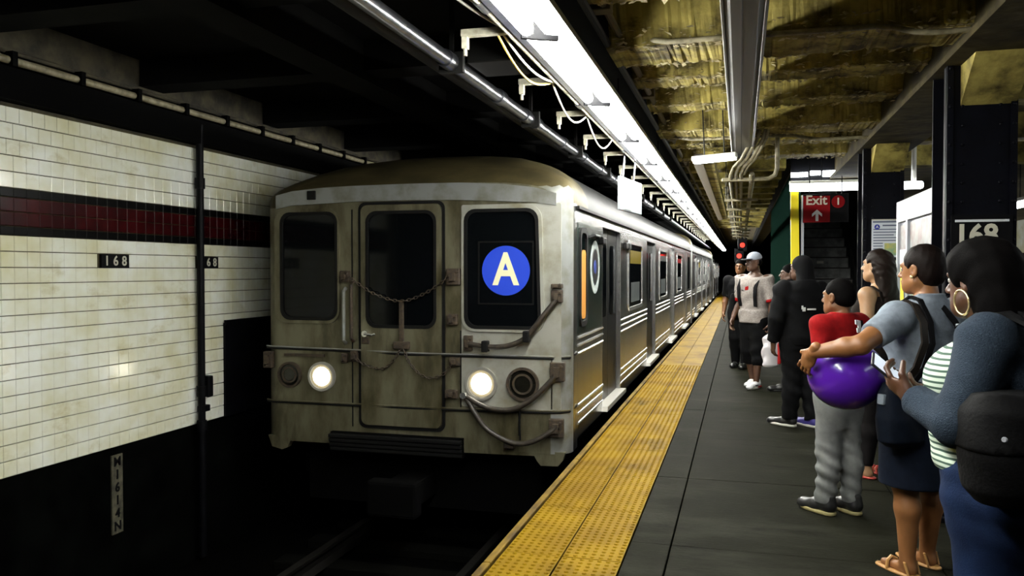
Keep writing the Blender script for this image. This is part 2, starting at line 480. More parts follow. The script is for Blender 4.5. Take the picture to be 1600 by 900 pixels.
# ---- platform ----------------------------------------------------------------
PX1 = 4.7
pf = MB().box(EDGE + 0.06, PX1, -3, 60, -0.30, -0.045)
pf.box(EDGE + 0.25, PX1, -3, 60, -1.45, -0.30)
floor = struct(pf.build('floor', 'joint'))
lanes = [(-0.585, -0.368), (-0.360, 1.00), (1.008, 2.40), (2.408, 4.7)]
slab_cache = {}
for li, (x0, x1) in enumerate(lanes):
    y = -3.0; k = 0
    while y < 40:
        L = 1.52
        key = li
        if key not in slab_cache:
            slab_cache[key] = MB().bbox_bevel(-(x1 - x0) / 2, (x1 - x0) / 2, -L / 2 + 0.002, L / 2 - 0.002, -0.05, 0.0, 0.004).mesh('slab', 'slab')
        o = link('slab', slab_cache[key], floor, ((x0 + x1) / 2, y + L / 2, random.uniform(-0.0012, 0.0008)))
        y += L
MB().box(-0.585, 4.7, y, 60, -0.05, -0.001).build('distant_slabs', 'slab', floor)

# tactile warning strip
strip = struct(link('trim_1', None)); strip.empty_display_size = 0.1
TW, TL = 0.321, 0.905
def tactile(domes):
    b_ = MB()
    bm = bmesh.new(); bmesh.ops.create_cube(bm, size=1.0)
    for v in bm.verts:
        v.co = Vector((v.co.x * (TW - 0.009), v.co.y * (TL - 0.006), v.co.z * 0.05 - 0.017))
    b_.bm(bm)
    if domes:
        nx, ny = 7, 19
        for i in range(nx):
            for j in range(ny):
                cx = -TW / 2 + TW * (i + 0.5) / nx; cy = -TL / 2 + TL * (j + 0.5) / ny
                r0, r1, hh = 0.0135, 0.007, 0.006
                n = 6
                vv = [(cx + r0 * math.cos(2 * PI * k / n), cy + r0 * math.sin(2 * PI * k / n), 0.008) for k in range(n)]
                vv += [(cx + r1 * math.cos(2 * PI * k / n), cy + r1 * math.sin(2 * PI * k / n), 0.008 + hh) for k in range(n)]
                b_.add(vv, [(k, (k + 1) % n, n + (k + 1) % n, n + k) for k in range(n)] + [tuple(range(n, 2 * n))])
    return b_.mesh('tactile_tile', 'yellow_tactile')
t_dome, t_flat = tactile(True), tactile(False)
k = 0
y = -2.1
while y < 50:
    for x in (-1.228 + TW / 2, -1.228 + TW * 1.5):
        near = 2.2 < y < 13
        o = link('tactile_tile', t_dome if near else t_flat, strip, (x, y + TL / 2 + (0.0 if x < -0.95 else 0.0), random.uniform(-0.001, 0.001)))
    y += TL
MB().box(-1.238, -0.586, y, 60, -0.05, 0.008).build('distant_tiles', 'yellow_tactile', strip)
# edge boards
y = -2.0
eb = MB().bbox_bevel(-0.028, 0.016, -1.21, 1.21, -0.13, 0.004, 0.008).mesh('edge_board', 'edge_board')
k = 0
while y < 58:
    o = link('edge_board', eb, strip, (EDGE + 0.026, y, 0.0)); y += 2.425
    k += 1
fm = MB().box(EDGE - 0.0, EDGE + 0.07, -3, 60, -0.42, -0.11)
fm.build('edge_fascia', 'soot', strip)

# ---- ceilings ----------------------------------------------------------------
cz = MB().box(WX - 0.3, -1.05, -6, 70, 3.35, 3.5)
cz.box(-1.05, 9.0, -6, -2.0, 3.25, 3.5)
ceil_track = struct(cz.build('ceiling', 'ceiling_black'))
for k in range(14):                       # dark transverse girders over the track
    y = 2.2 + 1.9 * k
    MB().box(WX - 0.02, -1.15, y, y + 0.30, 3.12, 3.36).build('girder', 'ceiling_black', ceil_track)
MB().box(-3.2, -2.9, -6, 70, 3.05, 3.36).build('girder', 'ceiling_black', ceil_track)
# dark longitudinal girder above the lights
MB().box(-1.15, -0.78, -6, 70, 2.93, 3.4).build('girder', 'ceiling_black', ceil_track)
cp = MB().box(-0.80, 1.25, -6, 70, 3.20, 3.4)
cp.box(1.25, 9.0, -2, 11.9, 3.20, 3.4)
cp.box(1.9, 9.0, 11.9, 70, 3.20, 3.4)
ceil_plat = struct(cp.build('ceiling', 'ceiling_slab'))

def rough_beam(x0, x1, y, wtop, wbot, ztop, zbot, seed, n=110, chip=0.007):
    rnd = random.Random(seed)
    b_ = MB(); ring_n = 6
    vals = [[0] * 4 for _ in range(n + 1)]
    cur = [0.0] * 4
    for i in range(n + 1):
        for q in range(4):
            cur[q] = 0.55 * cur[q] + rnd.gauss(0, chip)
        vals[i] = cur[:]
    for i in range(n + 1):
        x = x0 + (x1 - x0) * i / n
        a = vals[i]
        sec = [(-wtop, ztop), (-wtop * 0.55 - wbot * 0.45 + a[0] * 0.6, zbot + 0.45 * (ztop - zbot)), (-wbot + a[1] * 0.7, zbot + abs(a[1])),
               (wbot + a[2] * 0.7, zbot + abs(a[2])), (wtop * 0.55 + wbot * 0.45 + a[3] * 0.6, zbot + 0.45 * (ztop - zbot)), (wtop, ztop)]
        for q in sec:
            b_.v.append((x, y + q[0], q[1]))
    for i in range(n):
        for q in range(5):
            a = i * 6 + q
            b_.f.append((a, a + 1, a + 7, a + 6)); b_.mi.append(0)
    return b_
BEAM_Y = [2.9, 4.15, 5.25, 6.25, 7.25, 8.35, 9.5, 10.7]
for i, by in enumerate(BEAM_Y):
    big = i % 3 == 2
    bm_ = rough_beam(-0.80, 1.28, by, 0.34, 0.17 if not big else 0.24, 3.22, 2.93 if not big else 2.88, 10 + i)
    beam = bm_.build('beam', 'ceiling_paint', ceil_plat)
    fl = MB(); rnd = random.Random(50 + i)
    for q in range(420):                   # curled flakes of paint along the beam edges
        x = -0.74 + 1.95 * rnd.random() ** 1.35
        side = rnd.choice((-1, 1)); s_ = rnd.uniform(0.008, 0.034)
        wb = 0.17 if not big else 0.24
        yy = by + side * (wb + rnd.uniform(-0.07, 0.07)); zz = (2.93 if not big else 2.88) - 0.002 + max(0, (abs(yy - by) - wb)) * 1.4
        a1 = rnd.uniform(-0.9, 0.9); a2 = rnd.uniform(-PI, PI)
        ux, uy = math.cos(a2) * s_, math.sin(a2) * s_
        dz = math.sin(a1) * s_ * 0.8
        fl.add([(x - ux, yy - uy, zz), (x + uy * 0.6, yy - ux * 0.6, zz - abs(dz) * 0.5), (x + ux, yy + uy, zz - abs(dz)), (x - uy * 0.5, yy + ux * 0.5, zz)], [(0, 1, 2, 3)])
    f_ = fl.build('paint_flakes', 'paint_flake', beam); f_['kind'] = 'stuff'
for k in range(14):
    y = 12.0 + 1.25 * k
    MB().box(-0.80, 0.6, y, y + 0.35, 2.95, 3.22).build('beam', 'ceiling_paint', ceil_plat)
# longitudinal girder over the column row, with haunches at the columns
gd = MB()
gd.box(1.22, 1.62, -2, 11.9, 2.80, 3.22)
gd.box(1.16, 1.68, -2, 11.9, 2.76, 2.80)
gd.build('column_girder', 'girder_brown', ceil_plat)
for cy in (5.69, 9.19):
    for s_ in (-1, 1):
        MB().prism([(cy + s_ * 0.19, 2.52), (cy + s_ * 0.52, 2.76), (cy + s_ * 0.19, 2.76)], 'x', 1.27, 1.57).build('haunch', 'ceiling_paint', ceil_plat)
for k in range(5):                        # ceiling beams right of the column row
    y = 3.2 + 2.2 * k
    MB().box(1.62, 9.0, y, y + 0.3, 2.93, 3.22).build('beam', 'ceiling_paint', ceil_plat)

# ---- far and right-hand ends ---------------------------------------------------
struct(MB().box(WX - 0.3, 9.3, 60, 60.3, -1.5, 3.5).build('wall_far', 'dark_wall'))
wr = MB().box(9.0, 9.3, -6, 60, -1.5, 3.5)
wall_right = struct(wr.build('wall_right', 'white_tile'))
MB().box(8.96, 9.0, -6, 60, 1.75, 2.1).build('tile_band', 'red_tile', wall_right)
MB().box(8.96, 9.0, -6, 60, -1.5, 0.1).build('lower_wall', 'dark_wall', wall_right)
struct(MB().box(PX1, 9.0, -6, 60, -1.45, -1.25).build('track_floor', 'track_soot'))
struct(MB().box(WX - 0.3, 9.3, -6.3, -6.0, -1.5, 3.5).build('wall_back', 'dark_wall'))
struct(MB().box(EDGE + 0.25, PX1, -6, -3, -1.45, -0.002).build('floor', 'slab'))

# ---- columns -----------------------------------------------------------------
def column(cy, label, sign=None):
    cx = 1.385
    t = thing('steel_column', label, 'column', (cx, cy, 0), 0, 'riveted steel columns along the platform')
    w, d_ = 0.19, 0.19
    MB().box(-w, w, -d_, -d_ + 0.016, 0, 2.80).build('front_flange', 'navy_steel', t)
    MB().box(-w, w, d_ - 0.016, d_, 0, 2.80).build('rear_flange', 'navy_steel', t)
    MB().box(-0.01, 0.01, -d_ + 0.016, d_ - 0.016, 0, 2.80).build('web', 'navy_steel', t)
    for s_ in (-1, 1):
        a = MB().box(s_ * w - 0.008 * (1 + s_), s_ * w + 0.008 * (1 - s_), -d_ - 0.004, -d_ + 0.07, 0, 2.8)
        a.box(min(s_ * w, s_ * (w - 0.035)), max(s_ * w, s_ * (w - 0.035)), -d_ - 0.014, -d_, 0, 2.8)
        a.build('corner_angle', 'navy_steel', t)
        rv = MB()
        for k in range(24):
            rv.disc_stack((s_ * (w - 0.018), -d_ - 0.013, 0.1 + 0.115 * k), 'y', [(0, 0.013), (-0.006, 0.011), (-0.010, 0.005)], 8)
            rv.disc_stack((s_ * (w - 0.018 - 0.07), -d_ - 0.001, 0.1 + 0.115 * k), 'y', [(0, 0.011), (-0.005, 0.009), (-0.008, 0.004)], 8)
        rv.build('rivet_row', 'navy_steel', t)['kind'] = 'stuff'
    MB().bbox_bevel(-0.25, 0.25, -0.25, 0.25, 0.0, 0.03, 0.006).build('base_plate', 'navy_steel', t)
    if sign:
        s_ = MB().box(-0.165, 0.165, -d_ - 0.034, -d_ - 0.016, 1.40, 1.86).build('number_sign', 'sign_black', t)
        MB().box(-0.145, 0.145, -d_ - 0.038, -d_ - 0.032, 1.818, 1.832).build('white_stripe', 'sign_white', s_)
        for k, ch in enumerate('168'):
            lettering(ch, 0.165, 'sign_letter', s_, (-0.108 + k * 0.078, -d_ - 0.037, 1.738), '-y', 'numeral', 0.005, 0.95)
    return t
column(5.69, 'black riveted steel column with a white 168 sign behind the hoop earring woman', True)
column(9.19, 'dark riveted steel column carrying the service notice left of the map case', False)

# ---- stair to the exit ---------------------------------------------------------
SX0, SX1, SY = 0.76, 1.74, 12.0
st = thing('exit_staircase', 'dark steel staircase rising away from the platform under the exit sign', 'staircase', (0, 0, 0))
for k in range(17):
    MB().box(SX0 + 0.03, SX1 - 0.03, SY + 0.28 * k, SY + 0.28 * (k + 1) + 0.02, 0.175 * k, 0.175 * (k + 1) - 0.012).build('step', 'stair_steel', st)
    MB().box(SX0 + 0.03, SX1 - 0.03, SY + 0.28 * k - 0.02, SY + 0.28 * k + 0.05, 0.175 * (k + 1) - 0.022, 0.175 * (k + 1)).build('nosing', 'rail_steel', st)
MB().box(SX0 - 0.05, SX0 + 0.03, SY - 0.05, SY + 9, 0, 2.95).build('side_wall', 'green_panel', st)
MB().box(SX1 - 0.03, SX1 + 0.05, SY - 0.05, SY + 9, 0, 2.95).build('side_wall', 'black_steel', st)
MB().box(SX0, SX1, SY + 4.85, SY + 4.95, 2.9, 4.5).build('end_wall', 'stair_steel', st)
MB().prism([(SX0 - 0.075, 0.0), (SX0 + 0.045, 0.0), (SX0 - 0.005, 2.62), (SX0 - 0.105, 2.62)], 'y', SY - 0.16, SY - 0.06).build('yellow_post', 'yellow_paint', st)
MB().box(SX0 + 0.035, SX0 + 0.07, SY - 0.14, SY - 0.06, 0, 2.55).build('pale_trim', 'aluminium', st)
MB().box(SX1 - 0.09, SX1 - 0.05, SY - 0.14, SY - 0.06, 0, 2.6).build('trim_post', 'rail_steel', st)
MB().box(SX0 - 0.1, SX1 + 0.05, SY - 0.08, SY + 0.0, 2.62, 3.2).build('header', 'black_steel', st)
for k in range(2):
    MB().tube([(SX0 + 0.12 + k * (SX1 - SX0 - 0.24), SY + 0.05, 0.95), (SX0 + 0.12 + k * (SX1 - SX0 - 0.24), SY + 4.0, 3.4)], 0.02, 8).build('handrail', 'rail_steel', st)
pl = MB().box(-0.05, 0.05, -0.004, 0, -0.02, 0.02)
tag(pl.build('stair_plate', 'sign_letter', None, loc=(1.27, 14.45, 1.66)), 'small pale plate on a dark stair riser below the exit sign', 'plate')
# ceiling dark panels around the stair well
struct(MB().box(SX0 - 0.05, SX1 + 0.2, SY + 0.0, SY + 9, 4.4, 4.5).build('ceiling', 'ceiling_black'))
struct(MB().box(0.60, SX0 - 0.05, SY, 70, 3.0, 3.2).build('ceiling', 'ceiling_black'))
# ================================================================ LIGHTS, PIPES AND SIGNS UNDER THE CEILING
LX, LZ = -0.868, 2.60
SP = 1.52
def make_fixture():
    t = thing('light_fixture', '', 'light')
    h = MB()
    h.prism([(-0.105, 0.035), (-0.06, 0.085), (0.06, 0.085), (0.105, 0.035), (0.098, 0.032), (0.055, 0.076), (-0.055, 0.076), (-0.098, 0.032)], 'y', -SP / 2 + 0.005, SP / 2 - 0.005)
    h.box(-0.045, 0.045, -SP / 2, SP / 2, 0.085, 0.125)
    h.build('reflector', 'fixture_white', t)
    tu = MB().tube([(-0.050, -SP / 2 + 0.045, -0.004), (-0.050, SP / 2 - 0.045, -0.004)], 0.031, 12).mesh('tube', 'tube_lit', 40)
    link('tube', tu, t); link('tube', tu, t, (0.100, 0, 0))
    hm = MB().box(-0.03, 0.03, -0.012, 0.012, -0.045, 0.06)
    hm.box(-0.085, -0.03, -0.012, 0.012, -0.044, -0.022); hm.box(0.03, 0.085, -0.012, 0.012, -0.044, -0.022)
    hmm = hm.mesh('lamp_holder', 'lamp_holder')
    o = link('lamp_holder', hmm, t, (0.0, SP / 2 - 0.005, 0.0)); o.rotation_euler = (0, 0, 0.5)
    return t
fx0 = make_fixture()
N0 = 3.577 - SP / 2 - SP
ordn = {1: 'lit fluorescent fixture cut off by the top edge above the platform edge',
        2: 'second lit fluorescent fixture from the top edge above the platform edge',
        3: 'third lit fluorescent fixture from the top edge above the platform edge',
        4: 'fourth lit fluorescent fixture from the top edge above the hanging white sign',
        5: 'fifth lit fluorescent fixture from the top edge just beyond the hanging sign'}
for k in range(30):
    o = fx0 if k == 0 else copy_tree(fx0)
    o.location = (LX, N0 + SP * k, LZ)
    o['group'] = 'fluorescent fixtures in the long row over the platform edge'
    if k < 1:
        o['label'] = 'first lit fluorescent fixture at the near end of the row, above the top edge'
    else:
        o['label'] = ordn.get(k, 'lit fluorescent fixture far along the row over the platform edge')
# steel channel above the fixtures and hangers
t = thing('light_channel', 'grey steel channel running above the row of fluorescent fixtures', 'channel')
MB().box(LX - 0.035, LX + 0.035, -5.5, 50, LZ + 0.125, LZ + 0.17).build('channel', 'galvanized', t)
for k in range(16):
    MB().tube([(LX, -3 + 3.0 * k, LZ + 0.17), (LX, -3 + 3.0 * k, 2.94)], 0.008, 6).build('hanger_rod', 'lamp_holder', t)
MB().box(LX - 0.165, LX - 0.11, -5.5, 50, LZ + 0.035, LZ + 0.075).build('side_rail', 'galvanized', t)

# white bracket arms and conduit beside the fixtures
bra = MB().bbox_bevel(-0.255, 0.12, -0.022, 0.022, -0.018, 0.018, 0.004)
bra.box(-0.25, -0.222, -0.018, 0.018, -0.075, -0.015)
bram = bra.mesh('arm', 'white_bracket')
clipm = MB().tube([(0, 0, -0.11), (0, 0, -0.075)], 0.010, 8).mesh('clip', 'white_bracket')
by = 2.78
for k in range(28):
    t = thing('bracket_arm', 'white bracket arm far along the light row', 'bracket', (LX - 0.215, by, LZ + 0.10), 0, 'white bracket arms beside the light row')
    nm = {1: 'nearest white bracket arm sticking out left of the light row', 2: 'second white bracket arm left of the light row',
          3: 'third white bracket arm left of the light row, above looped wires', 4: 'fourth white bracket arm left of the light row, by the hanging sign'}.get(k)
    if nm: t['label'] = nm
    link('arm', bram, t); link('clip', clipm, t, (-0.236, 0, 0))
    by += 1.09
t = thing('cable_conduit', 'pale conduit running beside the fluorescent row under the bracket arms', 'conduit')
MB().tube([(LX - 0.20, -5, LZ + 0.065), (LX - 0.20, 45, LZ + 0.065)], 0.019, 10).build('conduit_run', 'white_bracket', t, smooth=40)
for k in range(10):
    MB().tube([(LX - 0.20, 3.3 + 2.18 * k, LZ + 0.065), (LX - 0.20, 3.42 + 2.18 * k, LZ + 0.065)], 0.027, 10).build('coupling', 'galvanized', t, smooth=40)
def sag(x0, y0, z0, x1, y1, z1, drop, n=14):
    return [(x0 + (x1 - x0) * i / n, y0 + (y1 - y0) * i / n, z0 + (z1 - z0) * i / n - drop * math.sin(PI * i / n)) for i in range(n + 1)]
wires = [('wire_white', 'white wires strung from the top edge to the nearest bracket arm', sag(LX - .42, 2.5, LZ + .2, LX - .24, 3.85, LZ + .10, .05)),
         ('wire_yellow', 'thin yellow wire hanging between the first two bracket arms', sag(LX - .29, 3.85, LZ + .10, LX - .27, 4.95, LZ + .08, .10)),
         ('wire_white', 'white wire looped between the second and third bracket arms', sag(LX - .26, 4.95, LZ + .10, LX - .24, 6.05, LZ + .08, .14)),
         ('wire_white', 'white wire looped low between the third and fourth bracket arms', sag(LX - .25, 6.05, LZ + .10, LX - .2, 7.1, LZ + .08, .17)),
         ('wire_white', 'white wire dangling beside the first bracket arm', sag(LX - .27, 3.9, LZ + .10, LX - .22, 4.95, LZ + .08, .06))]
for m_, lb, pts in wires:
    t = MB().tube(pts, 0.0065, 6)
    if 'strung' in lb:
        t.tube([(p[0] + 0.03, p[1], p[2] + 0.015) for p in pts], 0.0065, 6)
    tag(t.build('wire', m_, smooth=40), lb, 'wire')

# silver pipe above the edge of the train
t = thing('silver_pipe', 'shiny galvanized pipe running above the right edge of the train roof', 'pipe')
PXP, PZ = -1.66, 2.76
MB().tube([(PXP, -4, PZ), (PXP, 48, PZ)], 0.042, 14).build('pipe_run', 'galvanized', t, smooth=40)
cpm = MB().tube([(PXP, -0.06, PZ), (PXP, 0.06, PZ)], 0.053, 14).mesh('coupling', 'galvanized', 40)
for k in range(16):
    link('coupling', cpm, t, (0, 4.55 + 0.72 * k + (0.35 if k % 3 else 0), 0))
clm = MB().box(PXP - 0.075, PXP + 0.075, -0.02, 0.02, PZ - 0.06, PZ + 0.06).box(PXP - 0.012, PXP + 0.012, -0.012, 0.012, PZ + 0.06, 3.13).mesh('pipe_clamp', 'dark_pipe')
for k in range(9):
    link('pipe_clamp', clm, t, (0, 4.62 + 1.9 * k, 0))
tag(MB().tube([(PXP - 0.13, -4, PZ + 0.05), (PXP - 0.13, 48, PZ + 0.05)], 0.06, 12).build('dark_pipe', 'dark_pipe', smooth=40),
    'dark matte pipe running just left of the shiny pipe over the train', 'pipe')
tag(MB().bbox_bevel(-1.60, -1.30, 4.72, 5.1, 2.78, 2.96, 0.01).build('junction_box', 'dark_pipe'), 'dark junction box between the silver pipe and the first bracket arm', 'box')

# twin dark conduits on the longitudinal girder
for k, (x, zc) in enumerate(((-0.72, 2.96), (-0.79, 2.91))):
    tag(MB().tube([(x, -4, zc), (x, 48, zc)], 0.022, 8).build('ceiling_conduit', 'olive_conduit' if k == 0 else 'dark_pipe', smooth=40),
        ['olive conduit on the ceiling right of the bright light row', 'dark conduit hugging the girder right of the bright light row'][k], 'conduit')
for k in range(6):
    tag(MB().bbox_bevel(-0.78, -0.68, 4.4 + 2.3 * k, 4.5 + 2.3 * k, 2.93, 3.0, 0.006).build('conduit_box', 'olive_conduit'), 'small olive junction box on the ceiling conduit', 'box', 'junction boxes on the ceiling conduit')
# conduits that cross the ceiling with bends
def cross(y, z0, xs, m_, label, r=0.016):
    pts = [(x, y + dy, z0 + dz) for x, dy, dz in xs]
    tag(MB().tube(pts, r, 8).build('cross_conduit', m_, smooth=50), label, 'conduit')
cross(4.98, 2.9, [(-0.72, .16, .06), (-0.62, .06, .04), (-0.42, 0, -.01), (0.1, 0, -.01), (0.72, 0, -.01), (0.80, 0, -.02), (0.92, 0, -.055), (1.0, 0, -.065), (1.2, 0, -.065)], 'cream_conduit', 'pale conduit with bent ends crossing the near ceiling beams')
cross(8.62, 2.87, [(-0.72, .2, .06), (-0.6, .08, .03), (-0.48, 0, 0), (0.5, 0, 0), (0.62, 0, -.03), (0.75, 0, -.05), (1.2, 0, -.05)], 'cream_conduit', 'pale conduit crossing the ceiling beyond the small hanging lamp')
cross(4.35, 2.92, [(0.1, 0, 0), (0.8, 0, 0), (1.3, 0, -.01), (3.4, 0, -.01)], 'olive_conduit', 'straight thin conduit crossing the ceiling at the top right', 0.013)

# long dark duct in the middle of the ceiling
t = thing('ceiling_duct', 'long dark metal trough hanging from the middle of the ceiling', 'duct')
d_ = MB().prism([(-0.088, 2.74), (-0.052, 2.725), (0.072, 2.725), (0.108, 2.74), (0.108, 2.84), (-0.088, 2.84)], 'y', -2, 8.9)
d_.build('trough', 'duct_steel', t)
for x in (-0.088, 0.108):
    MB().tube([(x, -2, 2.735), (x, 8.9, 2.735)], 0.010, 6).build('edge_rib', 'duct_steel', t)
MB().box(-0.003, 0.003, -2, 8.9, 2.718, 2.727).build('seam', 'dark_pipe', t)
MB().bbox_bevel(-0.10, 0.12, 8.85, 8.95, 2.70, 2.86, 0.008).build('end_cap', 'dark_pipe', t)
for k in range(5):
    MB().tube([(0.01, 0.3 + 2 * k, 2.84), (0.01, 0.3 + 2 * k, 3.2)], 0.008, 6).build('hanger_rod', 'dark_pipe', t)
# yellowish far duct
t = thing('far_trough', 'yellowish metal trough continuing along the ceiling left of the pipe rack', 'duct')
MB().box(-0.50, -0.40, 9.2, 19.5, 2.68, 2.80).build('trough', 'duct_steel', t)
MB().box(-0.40, -0.29, 9.2, 19.5, 2.70, 2.82).build('cover', 'ceiling_paint', t)

# small fluorescent lamp on two rods
t = thing('hanging_lamp', 'short white fluorescent lamp hanging crosswise on two rods', 'light', (-0.235, 7.73, 2.54))
MB().bbox_bevel(-0.20, 0.20, -0.05, 0.05, 0.0, 0.045, 0.008).build('housing', 'fixture_white', t)
MB().bbox_bevel(-0.19, 0.19, -0.042, 0.042, -0.020, 0.002, 0.006).build('diffuser', 'tube_far', t)
for s_ in (-1, 1):
    MB().tube([(s_ * 0.09, 0, 0.04), (s_ * 0.09, 0, 0.665)], 0.006, 6).build('rod', 'dark_pipe', t)
t.rotation_euler = (0, math.radians(-2.5), math.radians(-10))

# rack of cream pipes running away over the platform
t = thing('pipe_rack', 'pale crossbar carrying several cream conduits away over the platform', 'pipe rack')
MB().bbox_bevel(-0.19, 0.16, 8.68, 8.74, 2.435, 2.475, 0.008).build('crossbar', 'cream_conduit', t)
for x, r in ((-0.10, 0.020), (-0.05, 0.016), (0.0, 0.016), (0.105, 0.026)):
    MB().tube([(x, 8.62, 2.50), (x, 8.7, 2.455), (x, 8.85, 2.43), (x, 24, 2.43)], r, 8).build('conduit', 'cream_conduit', t, smooth=40)
for x in (-0.10, -0.05, 0.0, 0.03):
    MB().tube([(x, 8.62, 2.50), (x + 0.03, 8.5, 2.56), (x + 0.10, 8.4, 2.62), (x + 0.2, 8.3, 2.80), (x + 0.24, 8.3, 2.95)], 0.017, 8).build('bent_conduit', 'cream_conduit', t, smooth=40)
MB().tube([(0.15, 8.7, 2.455), (0.27, 8.7, 2.455), (0.33, 8.7, 2.49), (0.35, 8.7, 2.56), (0.35, 8.7, 2.95)], 0.022, 8).build('bent_conduit', 'cream_conduit', t, smooth=40)
for k in range(8):
    MB().box(-0.2, 0.2, 10.5 + 1.6 * k, 10.54 + 1.6 * k, 2.38, 2.41).build('rung', 'cream_conduit', t)
    MB().tube([(-0.18, 10.52 + 1.6 * k, 2.4), (-0.18, 10.52 + 1.6 * k, 3.2)], 0.006, 5).build('rod', 'dark_pipe', t)

# light over the stair mouth, and clutter above it
t = thing('stair_lamp', 'bright long fluorescent lamp across the mouth of the exit stair', 'light', (1.175, 11.86, 2.66))
MB().bbox_bevel(-0.54, 0.54, -0.05, 0.05, 0.045, 0.085, 0.008).build('housing', 'fixture_white', t)
MB().bbox_bevel(-0.53, 0.53, -0.045, 0.045, -0.055, 0.047, 0.012).build('diffuser', 'tube_far', t)
for s_ in (-0.12,):
    MB().tube([(s_, 0, 0.08), (s_, 0, 0.5)], 0.01, 6).build('rod', 'black_steel', t)
t = thing('upper_lamp', 'row of lit white lamp segments with dark gaps above the stair lamp', 'light', (1.175, 11.85, 2.83))
for x0, x1, z0, z1 in ((-0.52, -0.30, -0.03, 0.03), (-0.28, -0.14, -0.01, 0.045), (-0.11, 0.14, -0.035, 0.045), (0.16, 0.54, -0.04, 0.01)):
    MB().bbox_bevel(x0, x1, -0.02, 0.02, z0, z1, 0.005).build('lamp_segment', 'tube_far', t)
t = thing('side_lamp', 'round-ended lit lamp behind the dark column above the map case', 'light', (2.03, 11.3, 2.60))
MB().bbox_bevel(-0.15, 0.17, -0.05, 0.05, -0.05, 0.045, 0.03).build('diffuser', 'tube_far', t)
MB().tube([(0.06, 0, 0.04), (0.06, 0, 0.6)], 0.03, 8).build('stem', 'fixture_white', t)
# lamps over the other side of the island platform
for k in range(9):
    t = thing('light_fixture', 'lit fluorescent fixture over the far side of the platform right of the 168 column', 'light', (4.0, 2.5 + 2.6 * k, 2.50), 0, 'fixtures over the far side of the platform')
    MB().bbox_bevel(-0.10, 0.10, -1.2, 1.2, 0.04, 0.09, 0.01).build('reflector', 'fixture_white', t)
    MB().tube([(0, -1.18, 0.0), (0, 1.18, 0.0)], 0.045, 10).build('tube', 'tube_far', t, smooth=40)
    for yy in (-0.9, 0.9):
        MB().tube([(0, yy, 0.09), (0, yy, 0.70)], 0.008, 6).build('rod', 'dark_pipe', t)

# hanging white sign above the train
t = thing('hanging_sign', 'white rectangular sign hung on rods beside the light row above the train', 'sign', (-1.09, 8.4, 2.285))
t.rotation_euler = (0, 0, math.radians(-8))
MB().bbox_bevel(-0.012, 0.012, -0.42, 0.42, -0.165, 0.165, 0.004).build('panel', 'panel_white', t)
MB().box(0.012, 0.016, -0.30, 0.02, -0.15, 0.03).build('notice', 'map_green', t)
MB().box(0.016, 0.019, -0.26, -0.04, -0.06, 0.01).build('notice', 'sign_white', t)
MB().box(0.016, 0.019, -0.26, -0.04, -0.14, -0.075).build('notice', 'sign_white', t)
for yy in (-0.28, 0.12):
    MB().tube([(0, yy, 0.15), (0.02, yy, 0.40)], 0.010, 6).build('rod', 'galvanized', t)

# exit sign
t = thing('exit_sign', 'hanging black and red sign reading Exit with an up arrow and a red 1', 'sign', (0.99, 11.5, 2.34))
MB().bbox_bevel(-0.20, 0.36, -0.012, 0.012, -0.185, 0.19, 0.004).build('board', 'sign_black', t)
MB().box(-0.195, 0.135, -0.018, -0.011, -0.182, 0.165).build('red_field', 'sign_red', t)
lettering('Exit', 0.175, 'sign_letter', t, (-0.035, -0.0205, 0.105), '-y', 'lettering', 0.003, 0.98)
ar = MB().add([(x, 0, z_) for x, z_ in ((-0.018, -0.165), (0.018, -0.165), (0.018, -0.07), (0.062, -0.108), (0.062, -0.070), (0, -0.012), (-0.062, -0.070), (-0.062, -0.108), (-0.018, -0.07))], [tuple(range(9))])
ar.build('arrow', 'sign_white', t, loc=(-0.025, -0.0205, -0.0))
MB().disc_stack((0.235, -0.012, 0.085), 'y', [(0, 0.082), (-0.006, 0.082)], 24).build('red_disc', 'sign_red', t)
lettering('1', 0.125, 'sign_letter', t, (0.235, -0.0205, 0.085), '-y', 'numeral', 0.003)
for x in (-0.12, 0.28):
    MB().tube([(x, 0, 0.19), (x, 0, 0.62)], 0.007, 6).build('rod', 'black_steel', t)

# notices on the second column
def notice(name, label, x0, x1, z0, z1):
    t = thing(name, label, 'notice', (0, 8.975, 0))
    MB().box(x0, x1, -0.012, 0, z0, z1).build('sheet', 'paper', t)
    MB().box(x0, x1, -0.020, -0.0, z1, z1 + 0.012).build('top_rail', 'sign_letter', t)
    return t
t = notice('service_notice', 'white service notice with a blue round badge on the dark second column', 1.275, 1.535, 1.66, 2.03)
MB().box(1.285, 1.525, -0.016, -0.011, 2.008, 2.024).build('heading_bar', 'ink', t)
MB().disc_stack((1.325, -0.012, 1.965), 'y', [(0, 0.026), (-0.004, 0.026)], 20).build('blue_badge', 'ink_blue', t)
lettering('A', 0.035, 'sign_white', t, (1.325, -0.0185, 1.965), '-y', 'letter', 0.001)
MB().box(1.375, 1.505, -0.015, -0.011, 1.972, 1.986).build('text_line', 'ink', t)
for k in range(9):
    MB().box(1.29, 1.52 - 0.02 * (k % 3) if k < 5 else 1.38, -0.0145, -0.011, 1.935 - 0.028 * k, 1.945 - 0.028 * k).build('text_line', 'ink', t)
MB().box(1.395, 1.515, -0.015, -0.011, 1.68, 1.80).build('small_map', 'map_yellow', t)
t = notice('lower_notice', 'white lower notice with black bars on the second column below the service notice', 1.275, 1.535, 1.30, 1.615)
for k in range(5):
    MB().box(1.36, 1.52, -0.016, -0.011, 1.575 - 0.045 * k, 1.592 - 0.045 * k).build('black_bar', 'ink', t)

